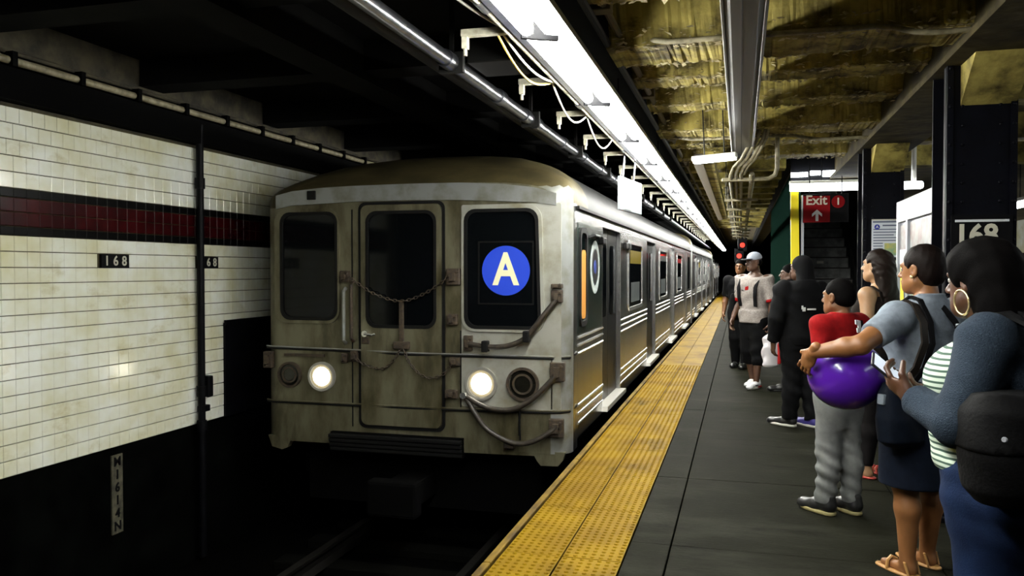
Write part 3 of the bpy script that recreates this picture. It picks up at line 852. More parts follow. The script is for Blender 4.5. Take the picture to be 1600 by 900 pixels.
# map case between the columns
t = thing('map_case', 'tall white framed map display case standing between the two dark columns', 'display case', (1.30, 6.83, 0))
MB().box(0.0, 0.16, -0.74, 0.74, 0.25, 2.10).build('case', 'aluminium', t)
def flat(name, y0, y1, z0, z1, m_, par, px=-0.012):
    return MB().box(px, 0.0, y0, y1, z0, z1).build(name, m_, par)
fr = MB()
for y0, y1, z0, z1 in ((-0.74, -0.68, 0.25, 2.10), (0.68, 0.74, 0.25, 2.10), (-0.68, 0.68, 1.93, 2.10), (-0.68, 0.68, 0.25, 0.33), (0.27, 0.33, 0.33, 1.93)):
    fr.box(-0.03, 0.0, y0, y1, z0, z1)
fr.build('frame', 'aluminium', t)
flat('photo_strip', -0.66, 0.25, 1.70, 1.91, 'photo_grey', t)
flat('white_band', -0.67, 0.26, 1.60, 1.70, 'sign_white', t, -0.014)
flat('area_map', -0.66, 0.25, 0.95, 1.60, 'map_green', t)
flat('photo_strip', 0.35, 0.66, 1.70, 1.90, 'photo_grey', t)
flat('white_band', 0.34, 0.67, 1.58, 1.70, 'sign_white', t, -0.014)
flat('poster', 0.35, 0.66, 0.9, 1.58, 'ink', t)
MB().add([(-0.016, 0.60, 1.0), (-0.016, 0.42, 1.0), (-0.016, 0.52, 1.58), (-0.016, 0.63, 1.58)], [(0, 1, 2, 3)]).build('yellow_stripe', 'yellow_paint', t)
for yy in (-0.68, 0.68):
    MB().bbox_bevel(0.02, 0.12, yy - 0.04, yy + 0.04, 0, 0.26, 0.01).build('leg', 'aluminium', t)
flat('small_caption', -0.26, -0.10, 1.645, 1.66, 'ink', t, -0.016)

# red signals far down the tunnel
for x, zc, lb in ((0.06, 2.41, 'red signal lamp hanging far down the platform, the upper of two'), (-0.05, 2.03, 'red signal lamp far down the platform, the lower of two')):
    t = thing('signal', lb, 'signal', (x, 30, zc))
    MB().bbox_bevel(-0.16, 0.16, 0.0, 0.2, -0.22, 0.26, 0.02).build('case', 'black_steel', t)
    MB().disc_stack((0, 0, 0), 'y', [(0.01, 0.085), (-0.04, 0.075)], 16).build('lens', 'signal_red', t)
    MB().tube([(0, 0.1, 0.25), (0, 0.1, 3.2 - zc)], 0.02, 6).build('hanger', 'black_steel', t)
# ================================================================ THE TRAIN
XC, YF, CL = -2.96, 7.044, 18.30
W = 1.52
DOORS = [(1.78, 3.17), (6.13, 7.55), (10.42, 11.84), (14.78, 16.2)]
def car_shell(front):
    """lofted shell: flat end with rounded corners, domed roof end"""
    b_ = MB(); r = 0.17
    st = [0, 0.006, 0.02, 0.045, 0.08, 0.12, 0.17, 0.26, 0.36, 0.361, 0.5, 0.7, 0.95, 1.3, 2.0, 9.0, CL - 0.3, CL - 0.08, CL]
    nroof = 28
    z0, ze = -0.10, 2.08
    rings = []
    for t in st:
        w = W - r + math.sqrt(max(0, r * r - max(0, r - t) ** 2))
        e = CL - t
        if e < 0.1: w = min(w, W - 0.04)
        wr = w - (0.07 if 0.3605 < t < CL - 0.31 else 0.0)
        zc = 2.325 + 0.40 * (1 - max(0, 1 - t / 1.35) ** 2.2) if front else 2.72
        if e < 0.05: zc = 2.66
        zs = ze + (0.05 if t < 0.3 else 0.03)
        ring = [(-w, z0), (-w, 0.4), (-w, 0.9), (-w, 1.5), (-w, zs)]
        for k in range(1, nroof):
            a = PI * k / nroof
            cx = -math.cos(a); sz = math.sin(a)
            p_ = 2.5 + 1.2 * max(0, 1 - t / 1.2)
            xx = math.copysign(abs(cx) ** (2 / p_), cx); zz = abs(sz) ** (2 / p_)
            wl = w if cx < 0 else wr
            ring.append((xx * (wl if abs(xx) > .6 else w), zs + (zc - zs) * zz))
        ring += [(wr, zs), (wr, 1.5), (wr, 0.9), (wr, 0.4), (wr, z0)]
        rings.append((t, ring))
    n = len(rings[0][1])
    for t, ring in rings:
        for x, z_ in ring:
            b_.v.append((x, t, z_))
    for i in range(len(rings) - 1):
        for k in range(n - 1):
            a = i * n + k
            zc_ = 0.25 * sum(b_.v[q][2] for q in (a, a + 1, a + n, a + n + 1))
            t = 0.5 * (rings[i][0] + rings[i + 1][0])
            roof = zc_ > 2.105
            mi = 0
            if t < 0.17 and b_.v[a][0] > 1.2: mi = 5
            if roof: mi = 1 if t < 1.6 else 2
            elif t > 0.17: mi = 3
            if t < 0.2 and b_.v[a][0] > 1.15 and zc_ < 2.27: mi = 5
            b_.f.append((a, a + 1, a + n + 1, a + n)); b_.mi.append(mi)
        a = i * n
        b_.f.append((a, a + n, a + 2 * n - 1, a + n - 1)); b_.mi.append(4)
    b_.f.append(tuple(range(n))); b_.mi.append(0)
    e = (len(rings) - 1) * n
    b_.f.append(tuple(e + k for k in range(n))[::-1]); b_.mi.append(4)
    return b_

def car_sides(t, first):
    """side panels, doors and windows on the platform side"""
    segs = []
    y = 0.365
    for a, b2 in DOORS:
        segs.append((y, a)); y = b2
    segs.append((y, CL - 0.15))
    for i, (a, b2) in enumerate(segs):
        p = MB().bbox_bevel(W - 0.085, W, a, b2, -0.02, 2.085, 0.006).build('side_panel', 'side_steel', t)
        for zz in (0.905, 0.835, 0.760, 0.285, 0.205, 0.115):
            MB().tube([(W, a + 0.004, zz), (W, b2 - 0.004, zz)], 0.013, 6).build('rib', 'rib_steel', p, smooth=60)
    hd = MB().box(W - 0.085, W - 0.002, 0.365, CL - 0.15, 1.995, 2.085)
    hd.build('door_header', 'side_steel', t)
    MB().box(W - 0.01, W + 0.028, 0.30, CL - 0.1, 2.088, 2.115).build('gutter', 'rubber', t)
    for i, (a, b2) in enumerate(DOORS):
        m_ = (a + b2) / 2
        for y0, y1 in ((a + 0.01, m_ - 0.006), (m_ + 0.006, b2 - 0.01)):
            d = MB().bbox_bevel(W - 0.088, W - 0.055, y0, y1, 0.03, 1.995, 0.006).build('door', 'door_dark', t)
            MB().prism(rrect(y0 + 0.13, y1 - 0.13, 1.0, 1.82, 0.07), 'x', W - 0.056, W - 0.048).build('door_window', 'train_glass', d)
        MB().tube([(W - 0.035, a + 0.035, 1.05), (W - 0.035, a + 0.035, 1.85)], 0.016, 8).build('grab_bar', 'rib_steel', t, smooth=40)
        th = MB().prism([(a - 0.06, 0.0), (b2 + 0.06, 0.0), (b2 + 0.04, 0.05), (a - 0.04, 0.05)], 'x', W - 0.09, W + 0.065)
        th.build('threshold', 'threshold', t)
    # windows in the panels
    for i, (a, b2) in enumerate(segs[1:-1]):
        c = (a + b2) / 2
        wins = [(c - 0.75, c + 0.75)]
        for y0, y1 in wins:
            f = MB().ring(rrect(y0 - 0.05, y1 + 0.05, 0.98, 1.93, 0.09), rrect(y0, y1, 1.03, 1.88, 0.06), 'x', W - 0.01, W + 0.014).build('window_frame', 'rib_steel', t)
            MB().prism(rrect(y0, y1, 1.03, 1.88, 0.06), 'x', W - 0.01, W + 0.004).build('window_pane', 'train_glass', f)
            MB().box(W + 0.002, W + 0.0055, y0 + 0.25, y1 - 0.30, 1.09, 1.36).build('lit_view', 'lit_interior', f)
            MB().box(W + 0.002, W + 0.0055, y0 + 0.15, y1 - 0.12, 1.70 if i else 1.62, 1.80).build('lit_view', 'seat_yellow' if i == 0 else ('interior_red' if i == 2 else 'lit_interior'), f)
    MB().prism([(CL - 1.6, 1.0), (CL - 1.0, 1.0), (CL - 1.0, 1.9), (CL - 1.6, 1.9)], 'x', W - 0.01, W + 0.006).build('window_pane', 'train_glass', t)
    for y in (1.62, 3.45, 3.75):                # little handles / lamps above windows
        MB().bbox_bevel(W, W + 0.05, y - 0.10, y + 0.10, 1.80, 1.88, 0.012).build('marker_lamp', 'rubber' if first else 'rib_steel', t)

def underbody(t):
    MB().box(-1.35, 1.38, 0.5, CL - 0.2, -0.55, -0.08).build('underframe', 'soot', t)
    for y in (2.6, 4.6, CL - 4.6, CL - 2.6):
        for s_ in (-1, 1):
            MB().disc_stack((s_ * 0.72, y, -0.60), 'x', [(-0.06, 0.42), (0.06, 0.40)], 20).build('wheel', 'rusty', t)

def front_details(t):
    y0 = 0.0
    def X(x): return x - XC
    # upper band that overhangs the face a little
    top = [(-1.372, 2.249), (-1.2, 2.286), (-0.903, 2.31), (-0.5, 2.322), (0.0, 2.326), (0.5, 2.322), (0.903, 2.30), (1.2, 2.262), (1.40, 2.205)]
    bot = [(1.40, 2.098), (1.2, 2.13), (0.5, 2.165), (0.0, 2.175), (-0.5, 2.175), (-1.2, 2.15), (-1.372, 2.12)]
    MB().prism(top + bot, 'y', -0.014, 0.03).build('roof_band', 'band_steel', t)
    MB().bbox_bevel(X(-3.99), X(-3.90), -0.03, 0.0, 2.20, 2.285, 0.006).build('marker_block', 'rubber', t)
    MB().prism(rrect(X(-2.44), X(-1.515), 0.29, 2.12, 0.02), 'y', -0.004, 0.01).build('corner_panel', 'pale_panel', t)  # paler plate on the right of the front
    # left window
    f = MB().ring(rrect(X(-4.345), X(-3.655), 1.02, 2.115, 0.13), rrect(X(-4.275), X(-3.685), 1.06, 2.075, 0.10), 'y', -0.022, 0.01).build('window_frame', 'front_steel', t, smooth=30)
    g = MB().prism(rrect(X(-4.28), X(-3.68), 1.055, 2.08, 0.10), 'y', -0.010, 0.012).build('window_pane', 'train_glass', f)
    MB().ring(rrect(X(-4.285), X(-3.675), 1.05, 2.085, 0.105), rrect(X(-4.255), X(-3.70), 1.08, 2.055, 0.09), 'y', -0.026, -0.008).build('gasket', 'rubber', f)
    # centre door with its seal and window
    MB().ring(rrect(X(-3.46), X(-2.598), 0.045, 2.165, 0.07), rrect(X(-3.435), X(-2.624), 0.072, 2.14, 0.06), 'y', -0.012, 0.01).build('door_seal', 'rubber', t)
    d = MB().ring(rrect(X(-3.43), X(-2.628), 0.078, 2.135, 0.06), rrect(X(-3.372), X(-2.682), 1.0, 2.072, 0.10), 'y', -0.026, 0.012).build('end_door', 'front_steel', t, smooth=30)
    MB().prism(rrect(X(-3.375), X(-2.68), 0.995, 2.075, 0.10), 'y', -0.016, 0.010).build('door_window', 'train_glass', d)
    MB().ring(rrect(X(-3.38), X(-2.675), 0.99, 2.08, 0.105), rrect(X(-3.352), X(-2.702), 1.02, 2.05, 0.09), 'y', -0.031, -0.012).build('gasket', 'rubber', d)
    MB().disc_stack((X(-3.385), -0.03, 0.935), 'y', [(0.01, 0.035), (-0.02, 0.03)], 12).tube([(X(-3.385), -0.05, 0.935), (X(-3.30), -0.06, 0.925), (X(-3.27), -0.06, 0.935)], 0.012, 8).build('door_handle', 'rib_steel', d)
    MB().bbox_bevel(X(-3.42), X(-3.34), -0.04, -0.02, 0.84, 0.90, 0.006).build('lock_plate', 'rusty', d)
    # right window with the route roundel
    f = MB().ring(rrect(X(-2.435), X(-1.66), 0.975, 2.108, 0.12, skew=-0.03), rrect(X(-2.40), X(-1.70), 1.012, 2.07, 0.10, skew=-0.03), 'y', -0.022, 0.01).build('window_frame', 'pale_panel', t, smooth=30)
    MB().prism(rrect(X(-2.405), X(-1.695), 1.007, 2.075, 0.10, skew=-0.03), 'y', -0.012, 0.012).build('window_pane', 'train_glass', f)
    MB().ring(rrect(X(-2.41), X(-1.69), 1.00, 2.08, 0.105, skew=-0.03), rrect(X(-2.38), X(-1.72), 1.03, 2.05, 0.09, skew=-0.03), 'y', -0.026, -0.010).build('gasket', 'rubber', f)
    MB().ring(rrect(X(-2.28), X(-1.76), 1.22, 1.79, 0.01), rrect(X(-2.265), X(-1.775), 1.235, 1.775, 0.008), 'y', -0.0145, -0.012).build('display_edge', 'door_dark', f)
    rd = MB().disc_stack((X(-2.018), -0.012, 1.525), 'y', [(0, 0.222), (-0.004, 0.222)], 48).build('route_roundel', 'roundel_blue', t)
    rd['label'] = 'blue lit route roundel with a pale letter A'
    lettering('A', 0.40, 'roundel_letter', rd, (X(-2.018), -0.0185, 1.525), '-y', 'letter', 0.010, 0.84)
    # lower panel of the dark display glass is the pane itself; belts across the face
    def belt(zl, zc, zr, name):
        pts = [(X(-4.47), 0.04, zl), (X(-4.38), -0.012, zl), (X(-3.46), -0.016, (zl + zc) / 2), (X(-2.96), -0.030, zc), (X(-2.45), -0.016, zc), (X(-1.62), -0.012, zr), (X(-1.53), 0.012, zr), (X(-1.46), 0.08, zr), (X(-1.437), 0.30, zr + 0.02)]
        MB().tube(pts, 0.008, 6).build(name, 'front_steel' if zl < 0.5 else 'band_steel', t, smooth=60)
        MB().tube([(p[0], p[1] + 0.004, p[2] - 0.017) for p in pts], 0.009, 6).build('belt_shadow_gap', 'rubber', t, smooth=60)
    belt(0.79, 0.765, 0.765, 'belt_rail')
    belt(0.265, 0.27, 0.285, 'belt_rail')
    # seams
    for x, za, zb in ((-3.53, 0.05, 2.1), (-2.448, 0.28, 0.98), (-1.90, 0.05, 0.27), (-1.60, 0.30, 0.75)):
        MB().box(X(x) - 0.006, X(x) + 0.006, -0.004, 0.01, za, zb).build('seam', 'rubber', t)
    # headlights
    def lamp(x, z_, r, lit):
        l = MB().ring([(X(x) + r * math.cos(a), z_ + r * math.sin(a)) for a in [2 * PI * k / 32 for k in range(32)]],
                      [(X(x) + r * 0.84 * math.cos(a), z_ + r * 0.84 * math.sin(a)) for a in [2 * PI * k / 32 for k in range(32)]], 'y', -0.034, 0.01).build('lamp_ring', 'threshold' if lit else 'rusty', t, smooth=30)
        if lit:
            MB().disc_stack((X(x), -0.014, z_), 'y', [(0.012, r * 0.84), (-0.006, r * 0.80), (-0.010, r * 0.4)], 28).build('lens', 'lens_glow', l, smooth=40)
            MB().disc_stack((X(x), -0.024, z_), 'y', [(0.012, r * 0.66), (-0.004, r * 0.62), (-0.010, r * 0.3)], 24).build('bulb', 'headlight', l, smooth=40)
        else:
            MB().disc_stack((X(x), -0.012, z_), 'y', [(0.012, r * 0.84), (-0.006, r * 0.80), (-0.012, r * 0.4)], 28).build('lens', 'headlight_off', l, smooth=40)
            MB().ring([(X(x) + r * 0.62 * math.cos(a), z_ + r * 0.62 * math.sin(a)) for a in [2 * PI * k / 24 for k in range(24)]],
                      [(X(x) + r * 0.5 * math.cos(a), z_ + r * 0.5 * math.sin(a)) for a in [2 * PI * k / 24 for k in range(24)]], 'y', -0.030, -0.012).build('lens_ring', 'rusty', l)
        return l
    lamp(-4.19, 0.52, 0.125, False)['label'] = 'unlit dark round lamp'
    lamp(-3.845, 0.515, 0.14, True)['label'] = 'lit round headlight with chrome ring'
    lamp(-2.247, 0.505, 0.15, True)['label'] = 'lit round headlight with chrome ring'
    lamp(-1.862, 0.515, 0.15, False)['label'] = 'unlit dark round lamp'
    # vertical grab bars beside the door
    for x, za, zb in ((-3.593, 0.84, 1.36), (-3.515, 0.86, 1.42)):
        MB().tube([(X(x), -0.01, za), (X(x), -0.055, za + 0.03), (X(x), -0.055, zb - 0.03), (X(x), -0.01, zb)], 0.017, 8).build('grab_bar', 'band_steel' if x < -3.55 else 'rusty', t, smooth=40)
    # brackets
    for x, z_, w, h in ((-3.595, 1.47, 0.09, 0.11), (-2.51, 1.47, 0.13, 0.15), (-2.52, 1.08, 0.10, 0.10), (-2.37, 0.87, 0.08, 0.14), (-1.55, 1.30, 0.10, 0.11), (-1.55, 1.39, 0.10, 0.04),
                        (-1.545, 0.635, 0.13, 0.17), (-1.555, 0.14, 0.13, 0.16), (-3.50, 0.72, 0.07, 0.10), (-2.50, 0.70, 0.10, 0.08), (-3.60, 0.70, 0.06, 0.09), (-4.42, 0.66, 0.09, 0.16), (-2.53, 0.40, 0.12, 0.08)):
        bk = MB().bbox_bevel(X(x) - w / 2, X(x) + w / 2, -0.045, 0.02, z_ - h / 2, z_ + h / 2, 0.008)
        bk.box(X(x) - w * 0.2, X(x) + w * 0.2, -0.075, -0.04, z_ - h * 0.25, z_ + h * 0.25)
        bk.disc_stack((X(x) + w * 0.3, -0.045, z_ + h * 0.3), 'y', [(0, 0.012), (-0.012, 0.010)], 8)
        bk.disc_stack((X(x) - w * 0.3, -0.045, z_ - h * 0.3), 'y', [(0, 0.012), (-0.012, 0.010)], 8)
        bk.build('bracket', 'rusty', t)
    # hoses
    def smoothpath(p, n=8):
        out = []
        for i in range(len(p) - 1):
            p0 = Vector(p[max(i - 1, 0)]); p1 = Vector(p[i]); p2 = Vector(p[i + 1]); p3 = Vector(p[min(i + 2, len(p) - 1)])
            for k in range(n):
                s = k / n
                out.append(0.5 * ((2 * p1) + (p2 - p0) * s + (2 * p0 - 5 * p1 + 4 * p2 - p3) * s * s + (3 * p1 - p0 - 3 * p2 + p3) * s ** 3))
        out.append(Vector(p[-1])); return out
    def hose(pts, r, name='hose', m_='hose', d=-0.075):
        return MB().tube(smoothpath([(X(x), (d if 0 < i < len(pts) - 1 else -0.05), z_) for i, (x, z_) in enumerate(pts)]), r, 8).build(name, m_, t, smooth=50)
    hose([(-2.37, 0.868), (-2.17, 0.845), (-1.98, 0.86), (-1.82, 0.935), (-1.67, 1.117), (-1.55, 1.27)], 0.024)
    for x, z_ in ((-2.19, 0.85), (-1.81, 0.945)):
        MB().bbox_bevel(X(x) - 0.03, X(x) + 0.03, -0.115, -0.04, z_ - 0.05, z_ + 0.05, 0.01).build('hose_clamp', 'rubber', t)
    hose([(-2.40, 0.40), (-2.22, 0.315), (-2.05, 0.285), (-1.90, 0.31), (-1.73, 0.42), (-1.54, 0.62)], 0.024)
    hose([(-2.38, 0.38), (-2.29, 0.25), (-2.18, 0.11), (-2.0, 0.015), (-1.85, -0.005), (-1.70, 0.045), (-1.53, 0.16)], 0.024)
    MB().tube([(X(-2.40), -0.03, 0.40), (X(-2.40), -0.09, 0.40)], 0.03, 10).build('hose_coupling', 'rib_steel', t)
    hose([(-1.875, 0.29), (-1.88, 0.18), (-1.875, 0.02)], 0.008, 'strap', 'rubber', -0.05)
    MB().bbox_bevel(X(-2.03), X(-1.93), -0.06, 0.0, -0.06, 0.0, 0.01).build('coupling_block', 'rusty', t)
    # safety chains: real links
    linkm = None
    def chain(pts):
        sp = smoothpath([(X(x), y_, z_) for x, y_, z_ in pts], 24)
        b_ = MB(); acc = 0.0; k = 0
        for i in range(1, len(sp)):
            acc += (sp[i] - sp[i - 1]).length
            if acc >= 0.030:
                acc = 0; d_ = (sp[i] - sp[i - 1]).normalized()
                a = Vector((0, 1, 0)); u = d_.cross(a).normalized() if k % 2 else a
                lp = [sp[i] + d_ * (0.022 * math.cos(q)) + u * (0.012 * math.sin(q)) for q in [2 * PI * j / 8 for j in range(9)]]
                b_.tube(lp, 0.0048, 4, cap=False); k += 1
        b_.build('chain', 'rusty', t)
    chain([(-3.55, -0.06, 1.48), (-3.3, -0.06, 1.32), (-3.01, -0.06, 1.245), (-2.75, -0.06, 1.33), (-2.53, -0.06, 1.48)])
    chain([(-3.5, -0.06, 0.72), (-3.38, -0.06, 0.65), (-3.2, -0.06, 0.615), (-3.08, -0.06, 0.70), (-3.01, -0.06, 0.82)])
    chain([(-2.99, -0.06, 0.82), (-2.92, -0.06, 0.67), (-2.78, -0.06, 0.555), (-2.62, -0.06, 0.57), (-2.49, -0.06, 0.70)])
    MB().bbox_bevel(X(-3.035), X(-2.99), -0.055, -0.028, 0.86, 1.25, 0.006).build('chain_strap', 'rusty', t)
    MB().bbox_bevel(X(-3.09), X(-2.93), -0.07, -0.025, 0.80, 0.87, 0.01).build('chain_hook', 'rusty', t)
    MB().box(X(-4.25), X(-3.82), -0.02, 0.0, 0.70, 0.725).build('rain_strip', 'rusty', t)
    # step grille under the door
    for k in range(4):
        MB().bbox_bevel(X(-3.74), X(-2.42), -0.10 + 0.012 * k, 0.02, -0.005 - 0.042 * (k + 1), -0.005 - 0.042 * k - 0.008, 0.006).build('step_bar', 'rubber', t)
    MB().box(X(-3.74), X(-2.42), -0.05, 0.05, -0.18, 0.0).build('step_plate', 'soot', t)
    # skirt with rounded feet
    sk = [(-4.44, -0.08), (-1.48, -0.08), (-1.50, -0.15), (-1.545, -0.205), (-1.70, -0.21), (-1.735, -0.17), (-1.76, -0.125), (-2.42, -0.135), (-3.74, -0.125), (-4.2, -0.125), (-4.235, -0.19), (-4.29, -0.215), (-4.40, -0.19)]
    MB().prism([(X(a), b2) for a, b2 in sk], 'y', 0.005, 0.08).build('skirt', 'front_steel', t)
    # coupler under the floor
    MB().bbox_bevel(-0.16, 0.16, -0.30, 0.6, -0.62, -0.40, 0.02).bbox_bevel(-0.24, 0.24, -0.42, -0.26, -0.66, -0.34, 0.03).build('coupler', 'soot', t)
    MB().box(-1.2, 1.2, 0.3, 0.5, -0.75, -0.12).build('end_sill', 'soot', t)
    # cab side: window, badge, and a green plate painting in a teal reflection
    MB().prism([(0.36, 0.94), (1.70, 0.94), (1.70, 1.97), (0.36, 1.97)], 'x', W - 0.002, W + 0.004).build('cab_reflection_plate', 'cab_reflection_green', t)
    f = MB().ring(rrect(0.42, 0.78, 1.0, 1.93, 0.10), rrect(0.46, 0.74, 1.05, 1.88, 0.08), 'x', W, W + 0.02).build('window_frame', 'rubber', t)
    MB().prism(rrect(0.46, 0.74, 1.05, 1.88, 0.08), 'x', W, W + 0.008).build('window_pane', 'train_glass', f)
    MB().prism(rrect(0.52, 0.73, 1.07, 1.72, 0.05), 'x', W, W + 0.0095).build('lit_view', 'amber_interior', f)
    n = 28
    ov = lambda a, b2: [(1.27 + a * math.cos(2 * PI * k / n), 1.56 + b2 * math.sin(2 * PI * k / n)) for k in range(n)]
    bd = MB().ring(ov(0.27, 0.27), ov(0.19, 0.19), 'x', W, W + 0.007).build('badge_ring', 'badge_pale', t)
    MB().prism(ov(0.185, 0.185), 'x', W, W + 0.006).build('badge_field', 'galvanized', bd)
    MB().disc_stack((W + 0.006, 1.27, 1.56), 'x', [(0, 0.07), (0.003, 0.07)], 16).build('badge_mark', 'badge_blue', bd)
    MB().tube([(W, 0.95, 1.85), (W + 0.05, 0.97, 1.87), (W + 0.05, 1.25, 1.87), (W, 1.27, 1.85)], 0.018, 8).build('grab_bar', 'rubber', t)

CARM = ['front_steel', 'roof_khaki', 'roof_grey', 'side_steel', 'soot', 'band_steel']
car1 = thing('subway_car', 'leading silver subway car with a blue A roundel and lit headlights', 'train car', (XC, YF, 0), 0, 'coupled subway cars of the train')
car_shell(True).build('car_body', CARM, car1, smooth=32)
car_sides(car1, True); underbody(car1); front_details(car1)
car2 = thing('subway_car', 'second silver subway car coupled behind the leading car', 'train car', (XC, YF + CL + 0.35, 0), 0, 'coupled subway cars of the train')
car_shell(False).build('car_body', CARM, car2, smooth=32)
car_sides(car2, False); underbody(car2)
MB().box(-0.8, 0.8, -0.34, 0.0, -0.05, 2.3).build('gangway', 'rubber', car2)
c3 = copy_tree(car2); c3.location = (XC, YF + 2 * (CL + 0.35), 0); c3['label'] = 'farthest silver subway car seen down the platform edge'
# ================================================================ PEOPLE
# ---- a small signed-distance modeller: bodies and clothes grow as continuous surfaces
def smin(a, b, k):
    if k <= 0: return np.minimum(a, b)
    h = np.maximum(k - np.abs(a - b), 0.0) / k
    return np.minimum(a, b) - h * h * k * 0.25
def smax(a, b, k): return -smin(-a, -b, k)

class Sdf:
    def __init__(s): s.ops = []
    def cone(s, a, b, ra, rb, k=0.03, flat=False, sub=False, sq=None):
        a = np.array(a, float); b = np.array(b, float); ba = b - a; L2 = ba @ ba; ln = math.sqrt(L2)
        def fn(X, Y, Z):
            px, py, pz = X - a[0], Y - a[1], Z - a[2]
            tr = (px * ba[0] + py * ba[1] + pz * ba[2]) / L2
            t = np.clip(tr, 0, 1)
            d = np.sqrt((px - t * ba[0]) ** 2 + (py - t * ba[1]) ** 2 + (pz - t * ba[2]) ** 2) - (ra + (rb - ra) * t)
            if flat: d = np.maximum(d, (tr - 1) * ln)
            return d
        m = max(ra, rb)
        s.ops.append(('s' if sub else 'u', fn, np.minimum(a, b) - m, np.maximum(a, b) + m, k)); return s
    def ell(s, c, r, k=0.03, sub=False, R=None):
        c = np.array(c, float); r = np.array(r, float)
        def fn(X, Y, Z):
            x, y, z = X - c[0], Y - c[1], Z - c[2]
            if R is not None:
                x, y, z = (R[0][0] * x + R[1][0] * y + R[2][0] * z, R[0][1] * x + R[1][1] * y + R[2][1] * z, R[0][2] * x + R[1][2] * y + R[2][2] * z)
            k0 = np.sqrt((x / r[0]) ** 2 + (y / r[1]) ** 2 + (z / r[2]) ** 2)
            k1 = np.sqrt((x / r[0] ** 2) ** 2 + (y / r[1] ** 2) ** 2 + (z / r[2] ** 2) ** 2) + 1e-6
            return k0 * (k0 - 1) / k1
        m = r if R is None else np.full(3, r.max())
        s.ops.append(('s' if sub else 'u', fn, c - m, c + m, k)); return s
    def loft(s, rows, off=0.0, k=0.03, p=2.3, z0=None, z1=None):
        rows = sorted(rows); zz = np.array([q[0] for q in rows])
        A = np.array([q[1:] for q in rows], float)
        lo = zz[0] if z0 is None else z0; hi = zz[-1] if z1 is None else z1
        def fn(X, Y, Z):
            cx = np.interp(Z, zz, A[:, 0]); cy = np.interp(Z, zz, A[:, 1]); hx = np.interp(Z, zz, A[:, 2]) + off; hy = np.interp(Z, zz, A[:, 3]) + off
            q = (np.abs((X - cx) / hx) ** p + np.abs((Y - cy) / hy) ** p) ** (1 / p)
            d = (q - 1) * np.minimum(hx, hy)
            return np.maximum(d, np.maximum(lo - Z, Z - hi))
        mx = A[:, 2].max() + off + np.abs(A[:, 0]).max(); my = A[:, 3].max() + off + np.abs(A[:, 1]).max()
        s.ops.append(('u', fn, np.array([-mx, -my, lo]), np.array([mx, my, hi]), k)); return s
    def cut(s, n, d, k=0.0):
        """keep the side where n.p < d"""
        s.ops.append(('c', lambda X, Y, Z: n[0] * X + n[1] * Y + n[2] * Z - d, None, None, k)); return s
    def noise(s, fn):
        s.ops.append(('n', fn, None, None, 0)); return s
    def add(s, other):
        s.ops += other.ops; return s
    def mesh(s, h, pad=0.012):
        us = [o for o in s.ops if o[0] == 'u']
        lo = np.min([o[2] for o in us], axis=0) - pad - 2 * h; hi = np.max([o[3] for o in us], axis=0) + pad + 2 * h
        n = np.ceil((hi - lo) / h).astype(int) + 1
        ax = [lo[i] + h * np.arange(n[i]) for i in range(3)]
        D = np.full(n, 0.5)
        for typ, fn, bl, bh, k in s.ops:
            if typ in 'us':
                m = k + 3 * h + 0.02
                sl = []
                for i in range(3):
                    a = int(max(0, math.floor((bl[i] - m - lo[i]) / h))); b = int(min(n[i], math.ceil((bh[i] + m - lo[i]) / h) + 1))
                    sl.append(slice(a, max(b, a + 1)))
                sl = tuple(sl)
                X = ax[0][sl[0]][:, None, None]; Y = ax[1][sl[1]][None, :, None]; Z = ax[2][sl[2]][None, None, :]
                d = fn(X, Y, Z)
                D[sl] = smin(D[sl], d, k) if typ == 'u' else smax(D[sl], -d, k)
            else:
                X = ax[0][:, None, None]; Y = ax[1][None, :, None]; Z = ax[2][None, None, :]
                if typ == 'c': D = smax(D, np.broadcast_to(fn(X, Y, Z), D.shape), k)
                else: D = D + fn(X, Y, Z)
        return surface_nets(D, lo, h)

